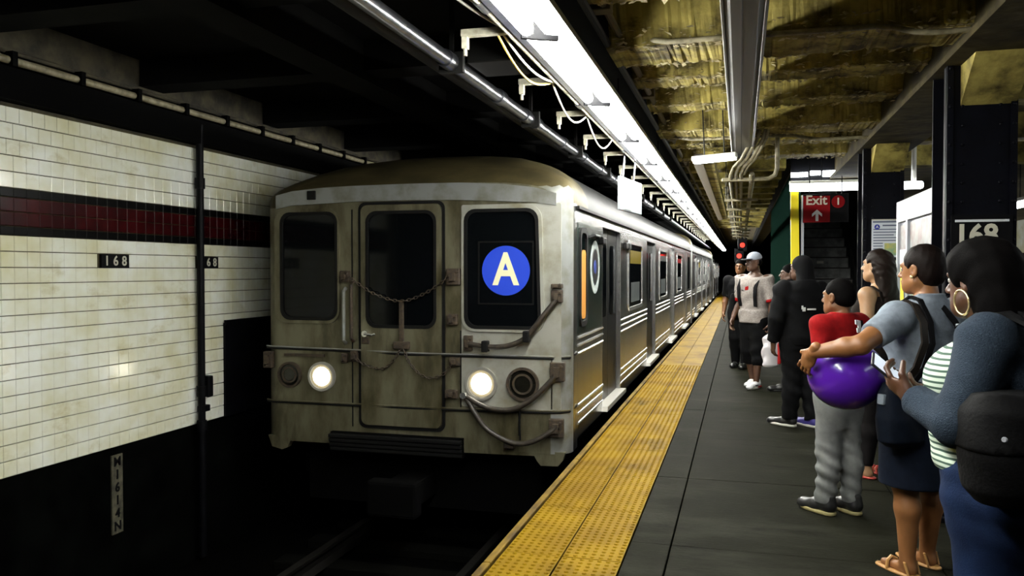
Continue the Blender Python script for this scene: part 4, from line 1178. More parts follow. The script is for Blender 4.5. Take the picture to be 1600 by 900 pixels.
def surface_nets(D, lo, h):
    S = D < 0
    nx, ny, nz = D.shape
    cnt = np.zeros((nx - 1, ny - 1, nz - 1), np.int8)
    for i in (0, 1):
        for j in (0, 1):
            for k in (0, 1):
                cnt += S[i:nx - 1 + i, j:ny - 1 + j, k:nz - 1 + k]
    act = (cnt > 0) & (cnt < 8)
    idx = np.argwhere(act)
    if len(idx) == 0: return np.zeros((0, 3)), np.zeros((0, 4), int)
    ids = np.full(act.shape, -1, int); ids[act] = np.arange(len(idx))
    acc = np.zeros((len(idx), 3)); num = np.zeros(len(idx))
    I, J, K = idx.T
    corners = [(a, b, c) for a in (0, 1) for b in (0, 1) for c in (0, 1)]
    for c0 in corners:
        for axn in range(3):
            if c0[axn]: continue
            c1 = list(c0); c1[axn] = 1
            d0 = D[I + c0[0], J + c0[1], K + c0[2]]; d1 = D[I + c1[0], J + c1[1], K + c1[2]]
            m = (d0 < 0) != (d1 < 0)
            t = np.where(m, d0 / np.where(m, d0 - d1, 1), 0)
            for q in range(3):
                acc[:, q] += np.where(m, c0[q] + (t if q == axn else 0), 0)
            num += m
    V = lo + (idx + acc / num[:, None]) * h
    Fs = []
    for axn in range(3):
        o1, o2 = [(1, 2), (2, 0), (0, 1)][axn]
        sl0 = [slice(None)] * 3; sl1 = [slice(None)] * 3
        sl0[axn] = slice(0, -1); sl1[axn] = slice(1, None)
        ch = S[tuple(sl0)] != S[tuple(sl1)]
        e = np.argwhere(ch)
        e = e[(e[:, o1] > 0) & (e[:, o2] > 0) & (e[:, o1] < D.shape[o1] - 1) & (e[:, o2] < D.shape[o2] - 1)]
        if not len(e): continue
        ins = S[tuple(e.T)]
        def cell(d1, d2):
            q = e.copy(); q[:, o1] -= d1; q[:, o2] -= d2; return ids[tuple(q.T)]
        quad = np.stack([cell(1, 1), cell(0, 1), cell(0, 0), cell(1, 0)], 1)
        quad[~ins] = quad[~ins][:, ::-1]
        Fs.append(quad)
    return V, np.concatenate(Fs)

def np_object(name, chunks, m_, parent):
    """chunks: [(V, F)] joined in one mesh object"""
    vs_, fs, o = [], [], 0
    for V, Fq in chunks:
        vs_.append(V); fs.append(Fq + o); o += len(V)
    V = np.concatenate(vs_); Fq = np.concatenate(fs)
    me = bpy.data.meshes.new(name)
    me.from_pydata(V.tolist(), [], Fq.tolist())
    me.materials.append(M(m_))
    me.polygons.foreach_set('use_smooth', [True] * len(me.polygons))
    me.update()
    return link(name, me, parent)

def xf(VF, Mx):
    V, Fq = VF
    Mx = np.array(Mx)
    return V @ Mx[:3, :3].T + Mx[:3, 3], Fq

# ---- people materials
def skin(name, c):
    c = tuple(q * 0.62 for q in c)
    mat(name, c, 0.48, col2=tuple(q * 0.8 for q in c), scale=9, world_space=False, bump=0.04, bump_scale=120)
skin('skin_dark', (0.115, 0.045, 0.022)); skin('skin_tan', (0.40, 0.165, 0.055)); skin('skin_boy', (0.27, 0.115, 0.045)); skin('skin_light', (0.62, 0.36, 0.19)); skin('skin_brown', (0.13, 0.058, 0.032))
def fabric(name, c, c2=None, rough=0.85, sc=25, bump=0.15, bs=220, spec=0.12):
    c = tuple(q * 0.62 for q in c); c2 = tuple(q * 0.62 for q in c2) if c2 else None
    mat(name, c, rough, col2=c2 or tuple(q * 0.72 for q in c), scale=sc, world_space=False, bump=bump, bump_scale=bs, spec=spec)
fabric('hair_black', (0.004, 0.0033, 0.0033), rough=0.7, spec=0.03); fabric('hair_brown', (0.009, 0.004, 0.0028), rough=0.6, spec=0.1); fabric('hair_long', (0.016, 0.008, 0.005), rough=0.55, spec=0.12)
fabric('grey_cotton', (0.36, 0.42, 0.50)); fabric('navy_denim', (0.010, 0.016, 0.034)); fabric('navy_bag', (0.007, 0.012, 0.024), rough=0.6)
fabric('cardigan', (0.040, 0.060, 0.088), (0.026, 0.040, 0.062), sc=120, bump=0.5, bs=260); fabric('blue_jeans', (0.013, 0.030, 0.090), (0.006, 0.015, 0.048), sc=7)
fabric('black_cloth', (0.005, 0.005, 0.006)); fabric('red_cotton', (0.42, 0.008, 0.010)); fabric('sweatpants', (0.30, 0.31, 0.30), (0.19, 0.20, 0.19), sc=9)
fabric('sweatpants_dark', (0.07, 0.07, 0.065)); fabric('plaid_shirt', (0.50, 0.46, 0.43), (0.34, 0.29, 0.26), sc=60); fabric('white_cotton', (0.62, 0.62, 0.62)); fabric('brown_strap', (0.030, 0.022, 0.016), rough=0.55)
fabric('dark_leggings', (0.012, 0.010, 0.011)); fabric('tank_dark', (0.020, 0.014, 0.011))
mat('shoe_black', (0.010, 0.010, 0.010), 0.4); mat('shoe_white', (0.72, 0.72, 0.72), 0.45); mat('shoe_red', (0.5, 0.02, 0.02), 0.45); mat('shoe_sole', (0.55, 0.53, 0.46), 0.6); mat('shoe_olive', (0.28, 0.24, 0.10), 0.6)
mat('shoe_purple', (0.05, 0.04, 0.22), 0.5); mat('sandal_red', (0.40, 0.04, 0.03), 0.5); mat('sandal_tan', (0.42, 0.22, 0.07), 0.5)
mat('gold', (0.85, 0.66, 0.33), 0.25, 0.75); mat('eye_white', (0.28, 0.26, 0.24), 0.35); mat('pupil', (0.01, 0.006, 0.004), 0.2)
mat('ball_purple', (0.085, 0.012, 0.36), 0.22, col2=(0.065, 0.008, 0.30), scale=3, coat=0.2, world_space=False)
mat('phone_body', (0.03, 0.03, 0.035), 0.3); mat('phone_screen', (0.7, 0.75, 0.8), 0.2, emit=(0.75, 0.85, 1.0), emit_s=0.75)
mat('bag_white', (0.72, 0.68, 0.70), 0.45); mat('bag_red', (0.55, 0.02, 0.02), 0.5); mat('leather_black', (0.0025, 0.0025, 0.0028), 0.75, spec=0.12, bump=0.2, bump_scale=90, world_space=False)
mat('logo_white', (0.62, 0.62, 0.60), 0.6); mat('cap_grey', (0.30, 0.33, 0.38), 0.7); mat('cap_dark', (0.02, 0.02, 0.025), 0.7)
# thin horizontal stripes knitted into the top
m_ = mat('striped_knit', (0.62, 0.70, 0.60), 0.8); nt = m_.node_tree; bs_ = nt.nodes['Principled BSDF']
tc = nt.nodes.new('ShaderNodeTexCoord'); sep = nt.nodes.new('ShaderNodeSeparateXYZ'); nt.links.new(tc.outputs['Object'], sep.inputs[0])
nz_ = nt.nodes.new('ShaderNodeTexNoise'); nz_.inputs['Scale'].default_value = 9; nt.links.new(tc.outputs['Object'], nz_.inputs['Vector'])
md = nt.nodes.new('ShaderNodeMath'); md.operation = 'MULTIPLY_ADD'; md.inputs[1].default_value = 0.010; nt.links.new(nz_.outputs['Fac'], md.inputs[0]); nt.links.new(sep.outputs['Z'], md.inputs[2])
ml = nt.nodes.new('ShaderNodeMath'); ml.operation = 'MULTIPLY'; ml.inputs[1].default_value = 2 * PI / 0.0178; nt.links.new(md.outputs[0], ml.inputs[0])
sn = nt.nodes.new('ShaderNodeMath'); sn.operation = 'SINE'; nt.links.new(ml.outputs[0], sn.inputs[0])
rp = nt.nodes.new('ShaderNodeValToRGB'); rp.color_ramp.elements[0].position = 0.28; rp.color_ramp.elements[0].color = (0.035, 0.085, 0.055, 1); rp.color_ramp.elements[1].position = 0.42; rp.color_ramp.elements[1].color = (0.62, 0.72, 0.60, 1)
mr = nt.nodes.new('ShaderNodeMapRange'); mr.inputs[1].default_value = -1; mr.inputs[2].default_value = 1; nt.links.new(sn.outputs[0], mr.inputs[0]); nt.links.new(mr.outputs[0], rp.inputs[0]); nt.links.new(rp.outputs[0], bs_.inputs['Base Color'])

# ---- anatomy
FEM = [(0.80, 0, -.005, .150, .105), (0.90, 0, -.012, .178, .128), (0.98, 0, -.006, .165, .118), (1.07, 0, .0, .132, .098), (1.18, 0, .004, .146, .106), (1.28, 0, .004, .160, .110), (1.355, 0, -.004, .160, .094), (1.405, 0, -.012, .120, .074), (1.44, 0, -.018, .066, .058)]
MAL = [(0.80, 0, -.005, .145, .105), (0.90, 0, -.010, .162, .118), (1.0, 0, -.004, .155, .110), (1.08, 0, .0, .150, .106), (1.2, 0, .004, .170, .115), (1.30, 0, .004, .182, .118), (1.37, 0, -.004, .178, .098), (1.41, 0, -.012, .125, .076), (1.45, 0, -.018, .070, .062)]
def rows_scale(rows, s, wf=1.0, df=1.0, dy=0.0):
    return [(z * s, cx, cy * s + dy, hx * s * wf, hy * s * df) for z, cx, cy, hx, hy in rows]

def head_sdf():
    f = Sdf()
    f.ell((0, -.015, .030), (.074, .095, .088), .02)
    f.ell((0, .030, -.030), (.058, .064, .084), .03)
    f.ell((0, .048, -.078), (.040, .042, .036), .03)
    f.cone((-.050, .0, -.06), (-.012, .066, -.092), .026, .018, .03); f.cone((.050, .0, -.06), (.012, .066, -.092), .026, .018, .03)
    f.ell((0, .080, .026), (.046, .016, .012), .02)
    f.ell((.032, .104, .004), (.019, .017, .013), .012, sub=True); f.ell((-.032, .104, .004), (.019, .017, .013), .012, sub=True)
    f.cone((0, .090, .008), (0, .112, -.026), .008, .0125, .012)
    f.ell((.011, .100, -.032), (.009, .010, .007), .008); f.ell((-.011, .100, -.032), (.009, .010, .007), .008)
    f.ell((0, .090, -.056), (.024, .014, .006), .008); f.ell((0, .088, -.067), (.021, .014, .007), .008)
    f.cone((-.026, .102, -.0615), (.026, .102, -.0615), .003, .003, .004, sub=True)
    for s_ in (-1, 1):
        f.ell((s_ * .076, -.008, -.006), (.011, .020, .033), .008)
        f.ell((s_ * .085, -.004, -.002), (.006, .010, .018), .006, sub=True)
    f.cone((0, -.024, -.07), (0, -.034, -.175), .050, .056, .03)
    return f
HEAD = head_sdf().mesh(0.0055)

def hand_sdf(side, curl=0.35, spread=0.0):
    """wrist at the origin, fingers along +Y, palm faces -Z; side +1 puts the thumb at +X"""
    f = Sdf()
    f.cone((0, -.035, 0), (0, .012, 0), .026, .027, .02)
    f.ell((0, .048, 0), (.041, .052, .016), .02)
    for i, (x, L) in enumerate(((.031, .070), (.0105, .080), (-.010, .074), (-.030, .058))):
        p = np.array([x * side, .088, 0.0]); a = 0.0; sp = (x * 4 + spread * (i - 1.5)) * side
        r = .0092 if i < 3 else .008
        for q, fr in enumerate((.45, .31, .24)):
            a += curl * (0.8, 1.15, 0.9)[q]
            e = p + L * fr * np.array([math.sin(sp) * math.cos(a), math.cos(a), -math.sin(a)])
            f.cone(p, e, r, r * .92, .006); p = e; r *= .93
    p = np.array([.026 * side, .018, -.004]); q = np.array([.056 * side, .052, -.016]); e = np.array([.060 * side, .082, -.034 - .03 * curl]); 
    f.cone(p, q, .015, .0115, .012); f.cone(q, e, .0112, .009, .006)
    return f
_hands = {}
def hand_mesh(side, curl, spread=0.0):
    k = (side, round(curl, 2), spread)
    if k not in _hands: _hands[k] = hand_sdf(side, curl, spread).mesh(0.0042)
    return _hands[k]
def frame(origin, fwd, palm):
    """matrix that sends +Y to fwd and -Z to the palm direction"""
    y = Vector(fwd).normalized(); zz = -Vector(palm); zz = (zz - y * zz.dot(y)).normalized(); x = y.cross(zz)
    return np.array([[x[0], y[0], zz[0], origin[0]], [x[1], y[1], zz[1], origin[1]], [x[2], y[2], zz[2], origin[2]], [0, 0, 0, 1]])

class Person:
    def __init__(s, label, base, rot, H, sex='f', wf=1.0, df=1.0, head_yaw=0.0, head_pitch=0.0, head_dx=(0, 0), hs=1.0, limb=1.0, h=0.01, group=None, lean=0.0):
        s.t = thing('person', label, 'person', (base[0], base[1], 0), math.radians(rot), group)
        s.H, s.s, s.h, s.limb, s.hs = H, H / 1.70, h, limb, hs
        k = s.s
        s.rows = rows_scale(FEM if sex == 'f' else MAL, k, wf, df)
        sh = (.168 if sex == 'f' else .190) * k * (0.4 + 0.6 * wf)
        s.J = dict(lsh=(-sh, -.005, 1.365 * k), rsh=(sh, -.005, 1.365 * k), lel=(-sh - .05, -.03, 1.09 * k), rel=(sh + .05, -.03, 1.09 * k),
                   lwr=(-sh - .06, .04, .86 * k), rwr=(sh + .06, .04, .86 * k),
                   lhip=(-.085 * k * wf, 0, .86 * k), rhip=(.085 * k * wf, 0, .86 * k), lkn=(-.085 * k, .012, .47 * k), rkn=(.085 * k, .012, .47 * k),
                   lan=(-.085 * k, -.02, .075 * k), ran=(.085 * k, -.02, .075 * k))
        s.sex = sex
        s.hc = Vector((head_dx[0], head_dx[1] + .012, H - .118 * hs))
        s.hM = Matrix.Translation(s.hc) @ Matrix.Rotation(math.radians(head_yaw), 4, 'Z') @ Matrix.Rotation(math.radians(head_pitch), 4, 'X') @ Matrix.Scale(hs, 4)
        s.extra_body = []
    def j(s, n): return np.array(s.J[n], float)
    # prims
    def torso(s, f, off=0.0, z0=None, z1=None, k=.03, p=2.3):
        return f.loft(s.rows, off, k, p, z0, z1)
    def arm(s, f, side, off=0.0, k=.03, upto=None, flat=False, part='all'):
        a, b, c = s.j(side + 'sh'), s.j(side + 'el'), s.j(side + 'wr'); L = s.limb * s.s
        r0, r1, r2 = .056 * L + off, .042 * L + off, .028 * L + off
        if upto is not None and upto <= 1:
            e = a + (b - a) * upto
            f.ell(a, (r0 * 1.05,) * 3, k); f.cone(a, e, r0, r0 + (r1 - r0) * upto, k, flat); return f
        f.ell(a, (r0 * 1.05,) * 3, k); f.cone(a, b, r0, r1, k)
        if upto is None:
            m = b + (c - b) * .3
            f.cone(b, m, r1, r1 * 1.02, .02); f.cone(m, c, r1 * 1.02, r2, .02)
        else:
            e = b + (c - b) * (upto - 1); f.cone(b, e, r1, r1 + (r2 - r1) * (upto - 1), .02, flat)
        return f
    def leg(s, f, side, off=0.0, k=.03, upto=None, flat=False, bot=None):
        a, b, c = s.j(side + 'hip'), s.j(side + 'kn'), s.j(side + 'an'); L = s.limb * s.s
        r0, r1, rc, r2 = .086 * L + off, .055 * L + off, .054 * L + off, .034 * L + off
        if bot is not None: r2 = bot; rc = max(rc, bot)
        if upto is not None and upto <= 1:
            e = a + (b - a) * upto; f.cone(a, e, r0, r0 + (r1 - r0) * upto, k, flat); return f
        f.cone(a, b, r0, r1, k)
        m = b + (c - b) * .32 + np.array([0, -.012, 0])
        if upto is None: e = c; re = r2
        else:
            e = b + (c - b) * (upto - 1); re = r1 + (r2 - r1) * (upto - 1)
        f.cone(b, m, r1, rc, .03); f.cone(m, e, rc, re, .03, flat)
        return f
    def build_body(s, m_, hands=(), feet=False, breasts=True):
        f = Sdf(); s.torso(f, -.004)
        if s.sex == 'f' and breasts:
            k = s.s
            for q in (-1, 1): f.ell((q * .075 * k, .085 * k, 1.235 * k), (.068 * k, .060 * k, .068 * k), .05)
        f.cone((s.hc[0] * .5, -.02, 1.40 * s.s), (s.hc[0], s.hc[1] - .03, s.hc[2] - .06 * s.hs), .055 * s.s, .047 * s.s, .03)
        for q in 'lr': s.arm(f, q); s.leg(f, q)
        if feet:
            for q in 'lr':
                c = s.j(q + 'an'); f.cone(c, (c[0], c[1] - .02, .035), .032 * s.s, .03, .02); f.cone((c[0], c[1] - .01, .035), (c[0], c[1] + .14, .022), .032, .022, .02)
        ch = [f.mesh(s.h), xf(HEAD, s.hM)]
        for (side, fwd, palm, curl, spread) in hands:
            ch.append(xf(hand_mesh({'l': 1, 'r': -1}[side], curl, spread), frame(s.J[side + 'wr'], fwd, palm)))
        b = np_object('body', ch, m_, s.t)
        # eyes
        em = MB().disc_stack((0, 0, 0), 'y', [(-.008, .009), (0, .0115), (.006, .010), (.0095, .006)], 12).mesh('eye', 'eye_white', True)
        pm = MB().disc_stack((0, 0, 0), 'y', [(.0085, .0058), (.0105, .004)], 10).mesh('pupil', 'pupil', True)
        for q in (-1, 1):
            for me, nm in ((em, 'eye'), (pm, 'pupil')):
                o = link(nm, me, b); o.matrix_local = s.hM @ Matrix.Translation((q * .032, .0765, .005))
        return b
    def cloth(s, name, f, m_, h=None):
        return np_object(name, [f.mesh(h or s.h)], m_, s.t)
    def head_item(s, name, f, m_, h=0.007):
        return np_object(name, [xf(f.mesh(h), s.hM)], m_, s.t)
    def shoe(s, side, m_up, m_sole, L=.275, toe=0.0, w=.046, high=.07):
        c = s.j(side + 'an')
        f = Sdf(); f.cone((0, -.035, .055), (0, .06, .045), .043, .042, .03); f.cone((0, .06, .042), (0, L - .095, .030), .042, .036, .03); f.cone((0, -.03, .06), (0, -.03, .06 + high * .6), .043, .042, .02)
        f.ell((0, L - .10, .034), (w, .055, .032), .02); f.cut((0, 0, -1), -.012)
        g = Sdf()
        g.loft([(0.0, 0, L / 2 - .075, w, L / 2), (.010, 0, L / 2 - .075, w + .003, L / 2 + .003), (.026, 0, L / 2 - .075, w + .002, L / 2)], 0, .0, 2.8)
        e = link('shoe', np_mesh('shoe', f.mesh(.008), m_up), s.t, (c[0], c[1], 0)); e.rotation_euler = (0, 0, toe)
        o = link('sole', np_mesh('sole', g.mesh(.008), m_sole), e)
        lc = MB()
        for k in range(4):
            lc.tube([(-.03, .045 + .02 * k, .078 - .006 * k), (0, .05 + .02 * k, .090 - .007 * k), (.03, .045 + .02 * k, .078 - .006 * k)], .0035, 5)
        lc.build('laces', 'shoe_sole', e)
        return e
def np_mesh(name, VF, m_):
    me = bpy.data.meshes.new(name); me.from_pydata(VF[0].tolist(), [], VF[1].tolist()); me.materials.append(M(m_))
    me.polygons.foreach_set('use_smooth', [True] * len(me.polygons)); me.update(); return me
def folds(amp, fx, fy, fz, ph=0.0):
    return lambda X, Y, Z: amp * (np.sin(fx * X + fz * Z + ph) * np.sin(fy * Y - 0.6 * fz * Z + 1.3 * ph) + 0.6 * np.sin(1.7 * fx * X - fy * Y + 1.9 * fz * Z + ph))
def zband(g, z0, z1):
    """limits a fold pattern to a height band, fading at its ends"""
    return lambda X, Y, Z: g(X, Y, Z) * np.clip((Z - z0) / .06, 0, 1) * np.clip((z1 - Z) / .06, 0, 1)
def world_pt(p, l): return (p.t.matrix_basis @ Vector(l))

# ---------------------------------------------------------------- woman in the grey T-shirt with the purple ball
G = Person('woman in a grey T-shirt and navy skirt hugging a purple ball', (0.88, 4.50), 38, 1.65, 'f', 1.13, 1.15, head_yaw=10, head_pitch=-2, limb=1.12, h=.0085)
G.J.update(lsh=(-.195, -.02, 1.295), rsh=(.205, -.01, 1.305), lel=(-.455, -.050, 1.175), lwr=(-.585, .125, 1.128), rel=(.19, .13, 1.06), rwr=(-.02, .26, .98),
           lkn=(-.075, .03, .46), lan=(-.075, .01, .075), rkn=(.11, .04, .46), ran=(.13, .07, .075))
G.build_body('skin_tan', hands=[('l', (0.02, .62, -.78), (.88, .12, .12), .42, .0), ('r', (-.8, .3, -.1), (-.2, .5, .8), .3, 0)], feet=True)
f = Sdf(); G.torso(f, .016, z0=.93, z1=1.415)
for q in (-1, 1): f.ell((q * .08, .095, 1.20), (.078, .068, .075), .06)
G.arm(f, 'l', .017, upto=.66, flat=True); G.arm(f, 'r', .017, upto=.66, flat=True)
f.noise(zband(folds(.0035, 14, 18, 38), .92, 1.26)).cut((0, .35, 1), 1.398)
G.cloth('t_shirt', f, 'grey_cotton')
f = Sdf(); f.loft([(.455, 0, .01, .195, .165), (.60, 0, 0, .205, .168), (.85, 0, -.01, .215, .170), (.93, 0, -.008, .20, .150), (1.0, 0, 0, .17, .13)], 0, .02, 2.3)
f.noise(zband(folds(.003, 26, 20, 6), .44, .9)); G.cloth('skirt', f, 'navy_denim')
f = Sdf(); f.ell((0, -.018, .040), (.082, .101, .090), .02); f.ell((0, -.05, -.02), (.072, .066, .075), .03); f.cut((0, .92, -.38), .052, .01); f.cut((0, .6, -.8), .062, .01)
for q in (-1, 1): f.ell((q * .085, .002, -.012), (.03, .022, .036), .01, sub=True)
f.cut((0, 0, -1), .085, .01); f.noise(lambda X, Y, Z: .0015 * np.sin(160 * X) * np.sin(140 * Y + 60 * Z)); G.head_item('hair', f, 'hair_brown')
for q in (-1, 1):
    o = MB().disc_stack((0, 0, 0), 'x', [(-.004, .004), (-.002, .0085), (.002, .0085), (.004, .004)], 12).build('ear_stud', 'gold', G.t, smooth=True); o.matrix_local = G.hM @ Matrix.Translation((q * .084, .0, -.036))
for q in 'lr':
    c = G.J[q + 'an']
    e = np_object('sandal', [Sdf().loft([(0, 0, .055, .045, .135), (.014, 0, .055, .046, .136)], 0, 0, 2.6).mesh(.007)], 'sandal_tan', G.t); e.location = (c[0], c[1], 0)
    MB().tube([(-.04, .09, .012), (-.03, .095, .05), (0, .10, .064), (.03, .095, .05), (.04, .09, .012)], .009, 6).build('strap', 'sandal_tan', e)
    MB().tube([(-.036, -.04, .012), (-.04, -.02, .07), (0, .03, .085), (.04, -.02, .07), (.036, -.04, .012)], .007, 6).build('strap', 'sandal_tan', e)

# purple ball held under her arm
BALL = Vector((0.512, 4.388, 1.008))
bm = bmesh.new(); bmesh.ops.create_uvsphere(bm, u_segments=56, v_segments=36, radius=0.178)
for v in bm.verts:
    v.co.x *= 1.04; v.co.z *= 0.985
b_ = MB(); b_.bm(bm)
ball = tag(b_.build('ball', 'ball_purple', None, smooth=True, loc=BALL), 'shiny purple rubber ball held in front of the boy by the grey T-shirt woman', 'ball')
MB().disc_stack((0, 0, 0), 'x', [(0, .010), (.004, .008), (.005, .003)], 12).build('valve', 'ball_purple', ball, loc=(.183, .02, .03))

# navy tote bag with dark straps over her shoulder
gm = G.t.matrix_basis
t = thing('tote_bag', 'navy tote bag hanging at the side of the grey T-shirt woman', 'bag', gm @ Vector((-.225, -.08, .68)), math.radians(38))
f = Sdf(); f.loft([(0.0, 0, 0, .085, .05), (.03, 0, 0, .125, .075), (.14, 0, 0, .135, .080), (.27, 0, 0, .125, .060), (.31, 0, 0, .115, .040)], 0, .0, 2.4); f.noise(folds(.0035, 30, 20, 24))
np_object('bag_body', [f.mesh(.008)], 'navy_bag', t)
MB().bbox_bevel(-.138, -.110, -.02, .02, .21, .26, .005).build('label_tab', 'grey_cotton', t)
def strip_band(name, pts, w, th, wd, m_, parent):
    """flat strap along pts; wd = width direction"""
    b_ = MB(); wd = Vector(wd).normalized(); n = len(pts); P_ = [Vector(p) for p in pts]
    for i, p in enumerate(P_):
        d = (P_[min(i + 1, n - 1)] - P_[max(i - 1, 0)]).normalized(); u = (wd - d * wd.dot(d)).normalized(); nn = d.cross(u)
        for a, c in ((-1, -1), (1, -1), (1, 1), (-1, 1)): b_.v.append(tuple(p + u * (a * w / 2) + nn * (c * th / 2)))
    for i in range(n - 1):
        for k in range(4):
            a = i * 4 + k; c = i * 4 + (k + 1) % 4; b_.f.append((a, c, c + 4, a + 4)); b_.mi.append(0)
    b_.f += [(3, 2, 1, 0), tuple((n - 1) * 4 + k for k in range(4))]; b_.mi += [0, 0]
    return b_.build(name, m_, parent, smooth=35)
lp = lambda x, y, z: (x + .225, y + .08, z - .68)      # woman's frame -> bag frame
strip_band('strap', [lp(-.30, -.12, .96), lp(-.215, -.150, 1.06), lp(-.165, -.158, 1.18), lp(-.150, -.135, 1.28), lp(-.142, -.075, 1.363), lp(-.14, -.02, 1.378), lp(-.14, .06, 1.335)], .042, .010, (1, 0, 0), 'brown_strap', t)
strip_band('strap', [lp(-.24, -.13, .96), lp(-.165, -.155, 1.06), lp(-.12, -.162, 1.18), lp(-.107, -.138, 1.28), lp(-.105, -.075, 1.385), lp(-.105, -.02, 1.40), lp(-.11, .06, 1.345)], .030, .010, (1, 0, 0), 'black_cloth', t)
# second dark strap across her back
t = thing('shoulder_strap', 'black strap with a metal buckle across the back of the grey T-shirt woman', 'strap', G.t.location, math.radians(38))
strip_band('band', [(-.045, -.01, 1.405), (-.03, -.07, 1.392), (.005, -.115, 1.345), (.05, -.142, 1.28), (.10, -.156, 1.20), (.145, -.150, 1.10), (.19, -.12, 1.0)], .032, .008, (1, 0, .35), 'black_cloth', t)
MB().bbox_bevel(.045, .085, -.160, -.148, 1.235, 1.27, .004).build('buckle', 'aluminium', t)

# ---------------------------------------------------------------- woman with the hoop earring in front
Fw = Person('dark-haired woman with a large hoop earring, striped top and slate cardigan looking at her phone', (0.80, 2.88), 58, 1.61, 'f', 1.18, 1.30, head_yaw=-18, head_pitch=-4, head_dx=(-.040, .052), hs=.96, limb=1.12, h=.0085)
Fw.J.update(lsh=(-.215, -.015, 1.318), rsh=(.215, -.015, 1.318), lel=(-.350, .020, 1.085), lwr=(-.215, .195, 1.130), rel=(.29, .02, 1.08), rwr=(.10, .24, 1.12),
            lkn=(-.10, .02, .46), rkn=(.10, .02, .46))
Fw.build_body('skin_dark', hands=[('l', (.22, .80, .42), (.70, -.30, .55), .55, .0), ('r', (-.8, .5, .1), (0, .3, .9), .5, 0)], breasts=True)
f = Sdf(); Fw.torso(f, .018, z0=.90, z1=1.395)
for q in (-1, 1): f.ell((q * .095, .115, 1.185), (.094, .088, .095), .08)
f.ell((0, .09, 1.0), (.17, .12, .13), .08)
f.noise(zband(folds(.004, 10, 12, 34), .9, 1.12)).cut((0, .55, 1), 1.425)
f.cut((0, 0, -1), -.905)
Fw.cloth('striped_top', f, 'striped_knit')
f = Sdf(); Fw.torso(f, .036, z0=.86, z1=1.405)
f.loft([(.86, 0, -.03, .22, .18), (.95, 0, -.02, .225, .185), (1.1, 0, -.012, .205, .17), (1.30, 0, -.01, .225, .155), (1.36, 0, -.012, .19, .12)], 0, .05, 2.4)
f.cut((-.25, .97, 0), .035, .02)                                    # open front
f.noise(folds(.0028, 18, 16, 26)).cut((0, .25, 1), 1.398)
Fw.arm(f, 'l', .018, upto=1.86, flat=True); Fw.arm(f, 'r', .018, upto=1.86, flat=True)
f.noise(folds(.0022, 24, 22, 40, 1.0))
Fw.cloth('cardigan', f, 'cardigan')
a_, b2, c_ = Fw.j('lsh'), Fw.j('lel'), Fw.j('lwr')
f = Sdf(); f.cone(b2 + (c_ - b2) * .80, b2 + (c_ - b2) * .90, .052, .051, 0, True); Fw.cloth('cuff', f, 'cardigan', .006)
f = Sdf(); f.loft([(.62, 0, 0, .13, .09), (.72, 0, -.005, .185, .135), (.80, 0, -.01, .212, .17), (.90, 0, -.012, .222, .18), (.99, 0, 0, .195, .158)], 0, .03, 2.3)
for q in 'lr': Fw.leg(f, q, .022, k=.06)
f.noise(folds(.002, 22, 18, 40)); Fw.cloth('jeans', f, 'blue_jeans', .011)
f = Sdf()
f.ell((0, -.026, .036), (.094, .120, .106), .02); f.ell((0, -.070, -.05), (.092, .085, .10), .05); f.ell((0, -.090, -.115), (.090, .066, .070), .05)
f.ell((0, .0, .07), (.083, .088, .062), .03)
f.cut((0, .95, -.30), .060, .015)
f.ell((-.105, .022, -.045), (.045, .040, .055), .012, sub=True); f.ell((.105, .022, -.045), (.045, .040, .055), .012, sub=True)
f.noise(lambda X, Y, Z: .0022 * np.sin(90 * X + 40 * Z) * np.sin(70 * Y + 25 * Z)); Fw.head_item('hair', f, 'hair_black')
for q in (-1, 1):
    hp = MB(); n = 40; R_ = .0385
    hp.tube([(0, R_ * math.cos(2 * PI * k / n), R_ * math.sin(2 * PI * k / n) - R_) for k in range(n + 1)], .0036, 8, cap=False)
    o = hp.build('hoop_earring', 'gold', Fw.t, smooth=True); o.matrix_local = Matrix.Translation(Fw.hM @ Vector((q * .092, .0, -.030))) @ Matrix.Rotation(math.radians(-40), 4, 'Z') @ Matrix.Rotation(math.radians(q * 6), 4, 'Y'); o['label'] = 'large thin gold hoop earring'
for q in 'lr': Fw.shoe(q, 'shoe_black', 'shoe_black')
# phone in her hand
fm_ = Fw.t.matrix_basis
t = thing('phone', 'smartphone with a bright screen held by the hoop earring woman', 'phone', fm_ @ Vector((-.175, .285, 1.200)), math.radians(58))
bd = MB().bbox_bevel(-.036, .036, -.072, .072, -.0045, .0045, .004).build('phone_case', 'phone_body', t)
sc_ = MB().box(-.031, .031, -.064, .064, .0045, .0054).build('screen', 'phone_screen', t)
py_ = Vector((0.742, 0.207, -0.63)).normalized(); pz_ = Vector((0.449, -0.497, 0.75)); pz_ = (pz_ - py_ * pz_.dot(py_)).normalized(); px_ = py_.cross(pz_)
t.rotation_euler = Matrix((px_, py_, pz_)).transposed().to_euler()
